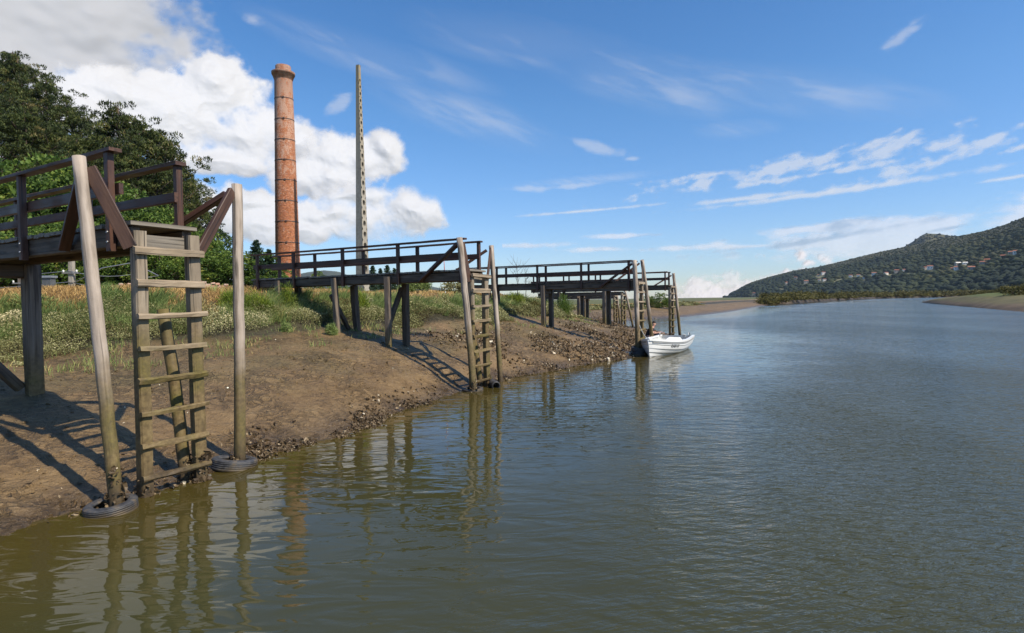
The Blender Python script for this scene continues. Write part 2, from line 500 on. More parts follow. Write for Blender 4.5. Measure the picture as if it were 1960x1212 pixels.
def m_water():
    m, n, out = mat('river_water')
    p = n.pos(); x, y, _ = n.sep(p)
    sh = n.attr('shallow')
    col = n.mix(n.mapr(sh, 0.0, 1.0, 0, 1, True), (0.047, 0.047, 0.019), (0.066, 0.048, 0.011))
    col = n.mix(n.mapr(n.noise(p, 0.35, 4, 0.55), 0.35, 0.7, 0, 0.35), col, (0.030, 0.030, 0.011))
    # wind: glassy under the bank, rippled in the open
    cal = n.attr('calm')
    open_ = n.mapr(n.m('ADD', cal, n.m('MULTIPLY', n.m('SUBTRACT', n.noise(p, 0.35, 4, 0.55), 0.5), 0.75)), 0.58, -0.05, 0.0, 1.0, True)
    gust = n.mapr(n.noise(n.v('MULTIPLY', p, (0.10, 0.045, 1)), 1.0, 4, 0.55), 0.36, 0.62, 0.45, 1.0)
    pr = n.new('ShaderNodeVectorRotate', {'Vector': p, 'Angle': R(-14)}, rotation_type='Z_AXIS').outputs[0]
    a = n.noise(n.v('MULTIPLY', pr, (4.4, 14.0, 1)), 1.0, 3, 0.55, 0.5)
    b = n.noise(n.v('MULTIPLY', pr, (11.0, 30.0, 1)), 1.0, 3, 0.55, 0.4)
    pr2 = n.new('ShaderNodeVectorRotate', {'Vector': p, 'Angle': R(24)}, rotation_type='Z_AXIS').outputs[0]
    c2 = n.noise(n.v('MULTIPLY', pr2, (2.6, 8.0, 1)), 1.0, 2, 0.5, 0.3)
    calm = n.noise(n.v('MULTIPLY', p, (1.6, 4.4, 1)), 1.0, 2, 0.45, 0.7)
    h = n.m('ADD', n.m('MULTIPLY', a, 0.030), n.m('ADD', n.m('MULTIPLY', b, 0.011), n.m('MULTIPLY', c2, 0.030)))
    h = n.m('MULTIPLY', h, n.m('MULTIPLY', n.m('MULTIPLY', n.m('MULTIPLY', open_, gust), n.mapr(y, 4.5, 20, 1.0, 0.38)), 1.5))
    swell = n.noise(n.v('MULTIPLY', pr, (0.45, 1.1, 1)), 1.0, 3, 0.5)
    h = n.m('ADD', h, n.m('MULTIPLY', swell, n.mapr(y, 14, 60, 0.0, 0.05)))
    h = n.m('ADD', h, n.m('MULTIPLY', calm, n.mapr(cal, 0.0, 1.0, 0.024, 0.007)))
    # wavelets finer than one can trace from afar: their slopes, leaning with the wind
    sl = n.noise(n.v('MULTIPLY', pr, (7.0, 17.0, 1)), 1.0, 3, 0.6, 0.3, True)
    far = n.m('MULTIPLY', n.m('MULTIPLY', open_, gust), n.mapr(y, 3, 22, 0.16, 1.0))
    sv3 = n.v('MULTIPLY', n.v('SUBTRACT', sl, (0.5, 0.575, 0.5)), (0.45, 1.05, 0.0))
    nrm_ = n.v('NORMALIZE', n.v('ADD', n.bump(h, 1.0, 1.0), n.v('SCALE', sv3, scale=far)))
    b_ = pbr(n, out, col, 0.03, nrm_, IOR=1.333)
    b_.inputs['Specular IOR Level'].default_value = 0.5
    return m


M['water'] = m_water()


def leafmat(name, stops, trans=0.25, rough=0.6, tip=None):
    m, n, out = mat(name)
    r = n.attr('rnd')
    col = n.ramp(r, stops)
    if tip is not None:
        col = n.mix(n.mapr(n.attr('tip'), 0.35, 1.0), col, tip)
    d = n.new('ShaderNodeBsdfPrincipled', {'Base Color': col, 'Roughness': rough, 'Specular IOR Level': 0.25})
    t = n.new('ShaderNodeBsdfTranslucent', {'Color': col})
    mx = n.new('ShaderNodeMixShader', {0: trans, 1: d.outputs[0], 2: t.outputs[0]})
    n.l.new(mx.outputs[0], out.inputs[0])
    return m


M['pine'] = leafmat('pine_needles', [(0.0, (0.022, 0.032, 0.012)), (0.40, (0.058, 0.082, 0.022)), (0.75, (0.110, 0.128, 0.034)), (1.0, (0.165, 0.135, 0.048))], 0.2)
M['broad'] = leafmat('broad_leaves', [(0.0, (0.042, 0.081, 0.018)), (0.5, (0.119, 0.193, 0.035)), (0.85, (0.221, 0.279, 0.050)), (1.0, (0.328, 0.308, 0.067))], 0.32)
M['broad_dark'] = leafmat('dark_leaves', [(0.0, (0.026, 0.051, 0.016)), (0.5, (0.061, 0.106, 0.029)), (1.0, (0.136, 0.176, 0.045))], 0.28)
M['conifer'] = leafmat('blue_green_needles', [(0.0, (0.018, 0.039, 0.024)), (0.5, (0.039, 0.078, 0.039)), (1.0, (0.083, 0.128, 0.048))])
M['purslane'] = leafmat('grey_green_leaves', [(0.0, (0.092, 0.070, 0.030)), (0.25, (0.178, 0.178, 0.067)), (0.6, (0.340, 0.340, 0.157)), (0.85, (0.572, 0.518, 0.292)), (1.0, (0.799, 0.691, 0.432))], 0.2, 0.8)
M['grass'] = leafmat('blue_green_grass', [(0.0, (0.108, 0.157, 0.044)), (0.5, (0.226, 0.305, 0.099)), (0.8, (0.374, 0.413, 0.147)), (1.0, (0.669, 0.531, 0.217))], 0.3, 0.7)
M['bright_grass'] = leafmat('bright_green_shoots', [(0.0, (0.067, 0.113, 0.015)), (0.5, (0.187, 0.261, 0.033)), (1.0, (0.389, 0.404, 0.045))], 0.35)
M['dry'] = leafmat('dry_grass_blades', [(0.0, (0.194, 0.116, 0.045)), (0.5, (0.493, 0.322, 0.128)), (0.85, (0.703, 0.493, 0.209)), (1.0, (0.299, 0.299, 0.105))], 0.25, 0.8)
M['scrub'] = leafmat('olive_scrub_leaves', [(0.0, (0.047, 0.049, 0.014)), (0.5, (0.115, 0.105, 0.030)), (1.0, (0.270, 0.230, 0.061))], 0.25)
M['shell'] = leafmat('oyster_shell', [(0.0, (0.044, 0.030, 0.017)), (0.55, (0.127, 0.088, 0.048)), (0.8, (0.284, 0.217, 0.134)), (0.93, (0.600, 0.510, 0.374)), (1.0, (0.800, 0.800, 0.644))], 0.0, 0.5)
M['bark'] = plain('tree_bark', (0.085, 0.060, 0.045), 0.9, 0.4, 5, 0.03)
M['twig'] = plain('bare_grey_twigs', (0.12, 0.10, 0.085), 0.9, 0.3, 5)


def m_chim():
    m, n, out = mat('chimney_brick')
    tc = n.new('ShaderNodeTexCoord').outputs['Object']
    x, y, z = n.sep(tc)
    ang = n.m('ARCTAN2', x, y)
    u = n.m('MULTIPLY', ang, 1.15)
    uv = n.comb(u, z, 0)
    br = n.new('ShaderNodeTexBrick', {'Vector': uv, 'Scale': 1.0, 'Brick Width': 0.24, 'Row Height': 0.075, 'Mortar Size': 0.010, 'Mortar Smooth': 0.3,
                                      'Color1': (0.42, 0.115, 0.040, 1), 'Color2': (0.66, 0.225, 0.080, 1), 'Mortar': (0.40, 0.27, 0.19, 1)})
    wear = n.noise(n.comb(u, n.m('MULTIPLY', z, 0.6), 0), 1.6, 8, 0.68)
    fine = n.noise(uv, 7.0, 6, 0.7)
    w = n.m('ADD', n.m('MULTIPLY', wear, 0.6), n.m('MULTIPLY', fine, 0.4))
    # upper half keeps more of its pale limewash, lower half is spalled to raw orange brick
    lim = n.mapr(z, 5.0, 20.0, 0.60, 0.455)
    pale = n.mapr(n.m('SUBTRACT', w, lim), -0.02, 0.05, 0, 0.92, True)
    col = n.mix(pale, br.outputs['Color'], n.mix(n.mapr(fine, 0.3, 0.7), (0.50, 0.26, 0.17), (0.74, 0.50, 0.37)))
    spall = n.m('MULTIPLY', n.mapr(n.noise(uv, 4.0, 7, 0.7), 0.52, 0.62), n.mapr(z, 16, 6, 0.15, 0.95))
    col = n.mix(spall, col, n.mix(fine, (0.50, 0.12, 0.025), (0.82, 0.31, 0.09)))
    hole = n.mapr(n.noise(uv, 6.0, 7, 0.72), 0.40, 0.34)
    col = n.mix(n.m('MULTIPLY', hole, 0.85), col, (0.10, 0.028, 0.012))
    chip = n.mapr(n.noise(n.comb(u, z, 7.0), 5.0, 7, 0.72), 0.57, 0.62)
    col = n.mix(n.m('MULTIPLY', chip, 0.75), col, (0.66, 0.44, 0.31))
    soot = n.m('MULTIPLY', n.mapr(z, 19.5, 22.6, 0, 1), n.mapr(fine, 0.45, 0.6, 0, 0.6))
    col = n.mix(soot, col, (0.05, 0.035, 0.03))
    hh = n.m('ADD', n.m('MULTIPLY', br.outputs['Fac'], -0.4), n.m('ADD', n.m('MULTIPLY', fine, 0.8), n.m('MULTIPLY', spall, -0.8)))
    pbr(n, out, col, 0.85, n.bump(hh, 1.0, 0.09))
    return m


M['chimney'] = m_chim()


def m_conc():
    m, n, out = mat('weathered_concrete')
    p = n.new('ShaderNodeTexCoord').outputs['Object']; _, _, z = n.sep(p)
    f = n.noise(n.v('MULTIPLY', p, (3, 3, 0.35)), 1.0, 7, 0.65); g = n.noise(p, 5, 6, 0.65)
    c = n.ramp(n.m('ADD', n.m('MULTIPLY', f, 0.5), n.m('MULTIPLY', g, 0.5)), [(0.3, (0.15, 0.13, 0.10)), (0.5, (0.30, 0.27, 0.22)), (0.7, (0.45, 0.41, 0.34))])
    li = n.m('MULTIPLY', n.mapr(z, 11, 21, 0, 0.8), n.mapr(g, 0.38, 0.6))
    c = n.mix(li, c, (0.27, 0.19, 0.06))
    pbr(n, out, c, 0.9, n.bump(g, 0.5, 0.02))
    return m


M['concrete'] = m_conc()


def m_brickwall():
    m, n, out = mat('old_pink_brick')
    tc = n.attr('gl', 'Vector'); x, y, z = n.sep(tc)
    uv = n.comb(x, z, 0)
    br = n.new('ShaderNodeTexBrick', {'Vector': uv, 'Scale': 1.0, 'Brick Width': 0.25, 'Row Height': 0.08, 'Mortar Size': 0.012, 'Color1': (0.36, 0.15, 0.09, 1), 'Color2': (0.50, 0.28, 0.20, 1), 'Mortar': (0.42, 0.34, 0.27, 1)})
    f = n.noise(n.pos(), 6, 6, 0.65)
    c = n.mix(n.mapr(f, 0.45, 0.65), br.outputs[0], (0.52, 0.37, 0.29))
    pbr(n, out, c, 0.9, n.bump(f, 0.5, 0.02))
    return m


M['brick'] = m_brickwall()


def m_hill():
    m, n, out = mat('wooded_hill_ground')
    p = n.pos()
    c = n.ramp(n.noise(p, 0.012, 8, 0.62), [(0.3, (0.030, 0.036, 0.012)), (0.5, (0.055, 0.056, 0.020)), (0.68, (0.10, 0.088, 0.034))])
    pas = n.mapr(n.attr('clear'), 0.3, 0.6)
    c = n.mix(pas, c, n.ramp(n.noise(p, 0.02, 4, 0.6), [(0.35, (0.085, 0.10, 0.030)), (0.65, (0.20, 0.17, 0.08))]))
    pbr(n, out, c, 0.95)
    return m


M['hill'] = m_hill()
M['forest'] = leafmat('hillside_forest', [(0.0, (0.010, 0.019, 0.012)), (0.35, (0.020, 0.031, 0.014)), (0.7, (0.036, 0.046, 0.017)), (1.0, (0.062, 0.062, 0.024))], 0.0, 0.9)
M['farhill'] = plain('distant_hill', (0.045, 0.055, 0.03), 0.95, 0.35, 0.004)
M['house_wall'] = plain('white_render', (0.84, 0.80, 0.73), 0.8, 0.06, 0.3)
M['house_wall_o'] = plain('ochre_render', (0.62, 0.36, 0.15), 0.8, 0.06, 0.3)
M['house_wall_g'] = plain('grey_stone_wall', (0.36, 0.33, 0.28), 0.8, 0.15, 0.3)
M['house_roof'] = plain('clay_tile_roof', (0.32, 0.12, 0.065), 0.85, 0.2, 0.4)
M['glass'] = plain('dark_window', (0.03, 0.035, 0.04), 0.15, 0.2, 1)


def m_flat():
    m, n, out = mat('marsh_flat')
    p = n.pos(); _, _, z = n.sep(p)
    mud = n.ramp(n.noise(p, 0.35, 8, 0.65), [(0.3, (0.060, 0.038, 0.019)), (0.55, (0.115, 0.075, 0.038)), (0.75, (0.17, 0.12, 0.068))])
    alg = n.ramp(n.noise(p, 0.3, 8, 0.65), [(0.3, (0.070, 0.062, 0.020)), (0.6, (0.125, 0.105, 0.034)), (0.75, (0.16, 0.13, 0.05))])
    gr = n.ramp(n.noise(p, 0.5, 8, 0.65), [(0.3, (0.055, 0.070, 0.014)), (0.6, (0.11, 0.13, 0.022)), (0.75, (0.17, 0.15, 0.045))])
    zz = n.m('ADD', z, n.m('MULTIPLY', n.m('SUBTRACT', n.noise(p, 0.12, 6, 0.6), 0.5), 0.9))
    c = n.mix(n.mapr(zz, 0.35, 0.9, 0, 1, True), mud, alg)
    c = n.mix(n.mapr(zz, 1.35, 1.9, 0, 1, True), c, gr)
    pbr(n, out, c, 0.85, n.bump(n.noise(p, 3, 6, 0.65), 0.7, 0.12))
    return m


M['flat'] = m_flat()
# ------------------------------------------------------------------ the river bank (sections across it, joined along it)
T1 = [-12, -2, 0, 1.5, 3.6, 6.9, 8.0, 9.4, 11, 14, 17]
Z1 = [-2.2, -.45, 0, .38, .66, 1.08, 1.42, 1.92, 2.31, 2.36, 2.25]
TA = [-12, -2, 0, 1.3, 3.0, 5.4, 6.4, 7.6, 8.8, 11.5, 14.5]
ZA = [-2.2, -.45, 0, .44, .86, 1.20, 1.52, 2.0, 2.33, 2.36, 2.25]
T2 = [-12, -2, 0, 1.0, 2.3, 4.1, 5.0, 5.9, 6.8, 9, 12]
Z2 = [-2.2, -.5, 0, .50, .94, 1.26, 1.55, 2.03, 2.32, 2.36, 2.25]
T3 = [-12, -2, 0, 1.2, 2.6, 4.7, 5.5, 6.4, 7.3, 9.5, 12.5]
Z3 = [-2.2, -.5, 0, .42, .76, 1.28, 1.6, 2.0, 2.26, 2.30, 2.2]
T4 = [-12, -2, 0, 1.5, 3.3, 5.4, 6.3, 7.3, 8.5, 11, 14]
Z4 = [-2.2, -.5, 0, .32, .58, 1.05, 1.4, 1.75, 1.95, 2.0, 1.85]
T5 = [-12, -2, 0, 2.0, 4.5, 7.0, 8, 9, 10.5, 13, 16]
Z5 = [-2.2, -.4, 0, .26, .55, .85, 1.0, 1.12, 1.2, 1.25, 1.1]
T6 = [-12, -2, 0, .5, .9, 1.5, 2.5, 4, 6, 9, 12]
Z6 = [-2.2, -.6, 0, .25, .80, 1.15, 1.25, 1.3, 1.35, 1.35, 1.2]
SEC = [  # water's edge x, y; inland direction; profile; a far inland point for the field
    ((-9.5, -8.0), (-.95, .30), T1, Z1, (-500, -150)),
    ((-7.2, -1.5), (-.93, .36), T1, Z1, (-500, -60)),
    ((-5.4, 3.4), (-.91, .41), T1, Z1, (-500, 60)),
    ((-4.35, 5.5), (-.89, .45), T1, Z1, (-500, 130)),
    ((-3.78, 6.6), (-.87, .49), T1, Z1, (-500, 180)),
    ((-3.35, 7.6), (-.865, .50), T1, Z1, (-500, 240)),
    ((-2.45, 9.55), (-.865, .50), TA, ZA, (-480, 300)),
    ((-1.75, 11.6), (-.865, .50), T2, Z2, (-450, 350)),
    ((-1.0, 13.4), (-.865, .50), T2, Z2, (-420, 400)),
    ((-.20, 14.9), (-.87, .49), T2, Z2, (-400, 450)),
    ((1.9, 17.7), (-.875, .48), T3, Z3, (-380, 480)),
    ((3.9, 19.9), (-.89, .45), T3, Z3, (-360, 520)),
    ((4.7, 22.6), (-.92, .39), T3, Z3, (-350, 560)),
    ((5.95, 25.4), (-.93, .37), T3, Z3, (-330, 600)),
    ((8.0, 28.6), (-.94, .34), T4, Z4, (-300, 650)),
    ((8.6, 31.5), (-.95, .31), T4, Z4, (-280, 700)),
    ((8.1, 36.0), (-.95, .31), T4, Z4, (-260, 750)),
    ((8.3, 42.5), (-.94, .34), T4, Z4, (-240, 800)),
    ((9.0, 50.0), (-.90, .43), T4, Z4, (-200, 900)),
    ((13.0, 57.0), (-.75, .66), T5, Z5, (-150, 1000)),
    ((20.5, 66.0), (-.62, .78), T5, Z5, (-80, 1100)),
    ((33, 87), (-.55, .83), T5, Z5, (0, 1150)),
    ((50, 120), (-.48, .88), T5, Z5, (60, 1200)),
    ((62, 142), (-.42, .91), T5, Z5, (140, 1200)),
    ((76, 160), (-.40, .92), T6, Z6, (200, 1200)),
    ((115, 217), (-.38, .92), T6, Z6, (300, 1250)),
    ((165, 282), (-.36, .93), T6, Z6, (400, 1250)),
    ((240, 365), (-.30, .95), T6, Z6, (600, 1250)),
    ((420, 470), (-.2, .98), T6, Z6, (900, 1250)),
    ((800, 600), (-.2, .98), T6, Z6, (1500, 1250)),
]


def cr(p0, p1, p2, p3, t):
    return 0.5 * ((2 * p1) + (-p0 + p2) * t + (2 * p0 - 5 * p1 + 4 * p2 - p3) * t ** 2 + (-p0 + 3 * p1 - 3 * p2 + p3) * t ** 3)


K = 11
MS = [3, 10, 22, 26, 28, 14, 14, 14, 10, 4]
arr = [np.array([s[0][0], s[0][1], s[1][0], s[1][1], s[4][0], s[4][1]] + s[2] + s[3], float) for s in SEC]
rows = []
for i in range(len(arr) - 1):
    a0 = arr[max(i - 1, 0)]; a1 = arr[i]; a2 = arr[i + 1]; a3 = arr[min(i + 2, len(arr) - 1)]
    d = math.hypot(*(a2[:2] - a1[:2])); dep = max(5, math.hypot(*a1[:2]))
    n_ = max(2, int(d / max(0.07, 0.010 * dep)))
    for k in range(n_):
        t = k / n_
        r_ = cr(a0, a1, a2, a3, t); r_[2:] = (a1 + (a2 - a1) * (t * t * (3 - 2 * t)))[2:]
        rows.append(r_)
rows.append(arr[-1])
rows = np.array(rows)
cpar = np.concatenate([k + np.arange(MS[k]) / MS[k] for k in range(K - 1)] + [[K - 1]])


def prof_at(tab, c):
    k = np.minimum(c.astype(int), K - 2); f = c - k
    g = lambda j: tab[:, np.clip(j, 0, K - 1)]
    lin = g(k) * (1 - f) + g(k + 1) * f
    cub = cr(g(k - 1), g(k), g(k + 1), g(k + 2), f)
    return np.where(k < 2, lin, cub)


TT = prof_at(rows[:, 6:6 + K], cpar); ZZ = prof_at(rows[:, 6 + K:6 + 2 * K], cpar)
nrm = rows[:, 2:4] / np.linalg.norm(rows[:, 2:4], axis=1)[:, None]
GX = rows[:, 0:1] + nrm[:, 0:1] * TT; GY = rows[:, 1:2] + nrm[:, 1:2] * TT
CP = np.broadcast_to(cpar, GX.shape)
mudw = np.clip((CP - 1.2) / 0.8, 0, 1) * np.clip((5.6 - CP) / 0.6, 0, 1)
disp = 0.085 * fbm(GX * 0.9, GY * 0.9, 5, 3) * np.clip((CP - 2.0) / 0.7, 0.25, 1) + mudw * (0.030 * fbm(GX * 3.2, GY * 3.2, 4, 9) - 0.035 * np.clip(vn(GX * 5, GY * 5, 21) - 0.26, 0, 1) * 3)
disp += mudw * np.clip((3.6 - CP) / 1.0, 0, 1) * np.clip((16 - GY) / 6, 0.2, 1) * (0.050 * np.clip(fbm(GX * 4.6, GY * 4.6, 3, 41), -.1, 1) + .020 * fbm(GX * 11, GY * 11, 2, 43))
# gullies that run down the mud to the water
disp += mudw * 0.045 * fbm((GX * .5 + GY * .865) * 2.4, (GX * .865 - GY * .5) * 0.5, 4, 31) * np.clip((4.6 - CP) / 1.6, 0, 1)
disp += np.clip((CP - 5.2) / 0.6, 0, 1) * 0.12 * fbm(GX * 0.7, GY * 0.7, 4, 5)
GZ = ZZ + disp
NR, NC = GX.shape
G = np.stack([GX, GY, GZ], -1)
ids = np.arange(NR * NC).reshape(NR, NC)
FB = np.stack([ids[:-1, :-1], ids[1:, :-1], ids[1:, 1:], ids[:-1, 1:]], -1).reshape(-1, 4)[:, ::-1]
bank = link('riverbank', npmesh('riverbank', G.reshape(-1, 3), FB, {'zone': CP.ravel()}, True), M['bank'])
tag(bank, 'brown mud river bank rising from the water to a dry grassy crest', kind='structure')
bvh_bank = BVHTree.FromPolygons(G.reshape(-1, 3).tolist(), FB.tolist())


def ground(x, y, default=2.35):
    h = bvh_bank.ray_cast(Vector((x, y, 60)), Vector((0, 0, -1)))
    return h[0].z if h[0] is not None else default


# level land behind the crest
step = list(range(0, NR, max(1, NR // 160))) + [NR - 1]
fv = []; ff = []
jc = int(np.where(cpar == 9)[0][0])
for q, i in enumerate(step):
    p = G[i, jc]; far = Vector((rows[i, 4], rows[i, 5], 0))
    zc = ZZ[i, jc] - 0.06
    for s_ in (0, 0.02, 0.06, 0.15, 0.4, 1.0):
        x = p[0] + (far.x - p[0]) * s_; y = p[1] + (far.y - p[1]) * s_
        fv.append((x, y, zc + 0.0 * s_ if s_ < 0.3 else max(1.0, zc - 0.3)))
for q in range(len(step) - 1):
    for k in range(5):
        a = q * 6 + k
        ff.append((a, a + 1, a + 7, a + 6))
fm = bpy.data.meshes.new('field'); fm.from_pydata(fv, [], ff); fm.update()
field = link('field', fm, M['field']); tag(field, 'flat dry field behind the bank crest', kind='structure')

# plain that carries everything to the horizon
gm = bpy.data.meshes.new('ground')
gm.from_pydata([(-9000, 1150, .95), (9000, 1150, .95), (9000, 9000, .95), (-9000, 9000, .95), (-9000, -200, 0.9), (-490, -200, 0.9), (-490, 1150, .95)], [], [(0, 6, 1, 2, 3), (4, 5, 6, 0)])
tag(link('ground', gm, M['field']), 'level land running back to the hills', kind='structure')

# ------------------------------------------------------------------ water
wx = np.concatenate([[-400, -60, -20], np.arange(-12, 22, 0.35), np.arange(22, 60, 2.0), [70, 100, 160, 300, 600, 1200, 3000]])
wy = np.concatenate([[-200, -60, -20, -8], np.arange(-2, 34, 0.35), np.arange(34, 80, 2.0), [90, 110, 140, 200, 300, 450, 700, 1100, 1600]])
WX, WY = np.meshgrid(wx, wy, indexing='ij')
edge = rows[:, 0:2]
ed = np.full(WX.shape, 1e9)
for i in range(0, NR, 2):
    ed = np.minimum(ed, np.hypot(WX - edge[i, 0], WY - edge[i, 1]))
shal = np.clip(1 - ed / 2.9, 0, 1)
wid = np.arange(WX.size).reshape(WX.shape)
FW = np.stack([wid[:-1, :-1], wid[1:, :-1], wid[1:, 1:], wid[:-1, 1:]], -1).reshape(-1, 4)
water = link('water', npmesh('water', np.stack([WX, WY, 0 * WX], -1).reshape(-1, 3), FW, {'shallow': shal.ravel(), 'calm': np.clip(1 - ed / 7.5, 0, 1).ravel()}, True), M['water'])
tag(water, 'olive green river water rippled by the wind', kind='structure')

# ------------------------------------------------------------------ mud flat on the right
fl = []
pxs = list(range(1764, 1960, 8)) + list(range(1960, 2700, 40))
for px in pxs:
    ye = np.interp(px, [1764, 1800, 1850, 1900, 1960, 2100, 2400, 2700], [579.5, 583.2, 587.6, 592, 597, 608, 636, 665])
    yt = np.interp(px, [1764, 1790, 1824, 1857, 1894, 1960, 2100, 2400, 2700], [578.6, 573.5, 569.6, 565.2, 561, 557.2, 551, 540, 530])
    e = at(px, ye, 0.0); dd = e.length
    Dt = dd + np.interp(px, [1764, 1800, 1960, 2700], [1.5, 14, 46, 40])
    u = Vector((e.x, e.y, 0)); u.normalize()
    tp = atd(px, yt, u.y * Dt)
    row = []
    for q, (a, hq) in enumerate([(-.18, -.5), (0, 0), (.06, .10), (.15, .22), (.3, .36), (.5, .55), (.75, .80), (1.0, 1.0), (1.3, 1.02), (2.4, .95), (5, .9)]):
        r_ = dd + (Dt - dd) * a if q else dd - 6
        x, y = u.x * r_, u.y * r_
        z = -0.6 if q == 0 else max(0.02 if q > 1 else 0.0, tp.z * hq)
        row.append((x, y, z + (0.06 * float(fbm(x * .35, y * .35, 4, 2)) if q > 1 else 0)))
    fl.append(row)
fv = [p for r_ in fl for p in r_]; nq = len(fl[0])
ff = [(i * nq + j, i * nq + j + 1, (i + 1) * nq + j + 1, (i + 1) * nq + j) for i in range(len(fl) - 1) for j in range(nq - 1)]
mm = bpy.data.meshes.new('mud_flat'); mm.from_pydata(fv, [], ff); mm.polygons.foreach_set('use_smooth', [True] * len(ff)); mm.update()
tag(link('mud_flat', mm, M['flat']), 'brown mud flat with a green top reaching into the river on the right', kind='structure')
bvh_flat = BVHTree.FromPolygons(fv, ff)
# ------------------------------------------------------------------ jetties
A = Vector((-0.865, 0.501, 0)); B = Vector((0.501, 0.865, 0))


def jetty(O, label, zd, rh, L, posts, trestles, near, far, hw=0.285, rung0=0.2, rung_n=8, rails=True, ang=0.0,
          mats=None, detail=2, braces=True, slope=0.0, top_board=True, log=True, ladder=True):
    O = Vector((O[0], O[1], 0))
    rot = Matrix.Rotation(R(ang), 3, 'Z')
    a = rot @ A; b = rot @ B
    root = empty('jetty', O, label, 'jetty', 'timber jetties along the river bank')

    def P(t, s, z): return O + a * t + b * s + Vector((0, 0, z))

    def zz(t): return zd - slope * t

    def one(name, fn, m, parent=root):
        q = MB(); fn(q); return q.build(name, m, parent)
    # carrying beams
    for s in (-1, 1):
        x = s * (hw - 0.01)
        one('stringer', lambda q: q.beam(P(.07, x, zz(0) - .155), P(L, x, zz(L) - .155), .10, .21, jit=.004), M['stringer'])
    # deck: planks laid across
    dk = MB(); t = 0.0
    while t < L:
        w = random.uniform(.125, .15)
        s0 = -hw - .055 - random.uniform(0, .035); s1 = hw + .055 + random.uniform(0, .035)
        dk.beam(P(t + w / 2, s0, zz(t) - .024 + random.gauss(0, .003)), P(t + w / 2, s1, zz(t) - .024 + random.gauss(0, .003)), w - .014, .042, jit=.002, seg=2)
        t += w
    dk.build('deck', M['deck'] if detail > 1 else M['stringer'], root)
    # railings
    px = hw + .082
    if rails:
        for s in (-1, 1):
            for t in posts:
                lo = .30 if s < 0 else .12
                rp = one('rail_post', lambda q: q.beam(P(t, s * px, zz(t) - lo), P(t, s * px, zz(t) + rh - .035), .075, .075, up=a, jit=.002), M['rail'])
                if detail > 2:
                    for dz in (-.10, -.2 if s < 0 else -.06):
                        bo = MB(); bo.pole(P(t, s * (px + .034), zz(t) + dz), P(t, s * (px + .048), zz(t) + dz), .011, .010, 8, 1, 0)
                        bo.build('bolt', M['steel'], rp)
            e0 = -0.10 if s < 0 else -0.06
            one('handrail', lambda q: q.beam(P(e0 + posts[0] - .02, s * (px - .01), zz(0) + rh - .016), P(L, s * (px - .01), zz(L) + rh - .016), .13, .038, jit=.003, bow=.01), M['rail'])
            one('mid_rail', lambda q: q.beam(P(e0 + posts[0], s * (px - .062), zz(0) + rh * .47), P(L, s * (px - .062), zz(L) + rh * .47), .042, .115, jit=.002), M['rail'])
    # ladder at the river end
    if ladder:
        for s in (-1, 1):
            lean = .015 * s
            one('ladder_stile', lambda q: q.beam(P(-.02, s * hw + lean, -.9), P(0, s * hw, zd - .105), .125, .125, up=a, jit=.005), M['stile'])
        for k in range(rung_n):
            z = rung0 + .338 * k
            tl = random.gauss(0, .006)
            hgt = .075 if k >= rung_n - 2 else random.uniform(.05, .062)
            one('rung', lambda q: q.beam(P(-.095, -hw - .07 - random.uniform(0, .03), z - tl), P(-.095, hw + .07 + random.uniform(0, .03), z + tl), .05, hgt, jit=.005, seg=7, ch=.2, bow=.006 if k < 6 else 0), M['rung'])
        if top_board:
            one('step_board', lambda q: q.beam(P(.045, -hw + .065, zd - .22), P(.045, hw - .065, zd - .22), .035, .17, jit=.003), M['deck'])
        if log:
            one('prop_log', lambda q: q.pole(P(.06, .22, -.35), P(.44, .20, 1.95), .072, .066, 12, bow=(.02, 0, .02)), M['mosslog'])
    # fender poles standing off either side, each tied back with two braces
    for s, pl in ((-1, near), (1, far)):
        if pl is None: continue
        b0, t0, r = pl
        b0 = Vector(b0); t0 = Vector(t0); d = (t0 - b0)
        one('fender_pole', lambda q: q.pole(b0 - d * .28, t0, r * 1.04, r * .93, bow=(.02, -.01, 0)), M['pole'])
        if braces:
            top = t0 - d * .035
            off = (P(0, 0, 0) - Vector((t0.x, t0.y, 0))); off.z = 0; off.normalize()
            tp = top + off * (r + .01)
            e1 = P(-.02, s * (hw + .085), zd - .28)
            one('brace', lambda q: q.beam(tp + off.cross(Vector((0, 0, 1))) * .0 + Vector((0, 0, .02)), e1, .045, .125, up=(0, 0, 1), jit=.002), M['brace'])
            tk = 1.35
            e2 = P(tk, s * (hw + .10), zz(tk) - .22)
            one('brace', lambda q: q.beam(tp + a * .11 + Vector((0, 0, .0)), e2, .11, .07, up=(0, 0, 1), jit=.002), M['rail'])
    # trestles
    for tr in trestles:
        t = tr['t']
        for s, w, top, kind in tr['posts']:
            g = ground(*(P(t, s, 0).xy)) - .35
            lean = tr.get('lean', 0)
            one('trestle_post', lambda q: q.beam(P(t - lean, s, g), P(t, s, zz(t) + top), w, w, up=a, jit=.006), M[kind])
        for q0, q1, w in tr.get('diag', []):
            one('trestle_brace', lambda q: q.beam(P(*q0), P(*q1), w, w, up=(0, 0, 1), jit=.004), M['darkpost'])
        if 'cap' in tr:
            s0, s1, h = tr['cap']
            one('cap_beam', lambda q: q.beam(P(t + .02, s0, zz(t) - .265 - h / 2), P(t + .02, s1, zz(t) - .265 - h / 2), .16, h, jit=.005), M['darkpost'])
    return root, P


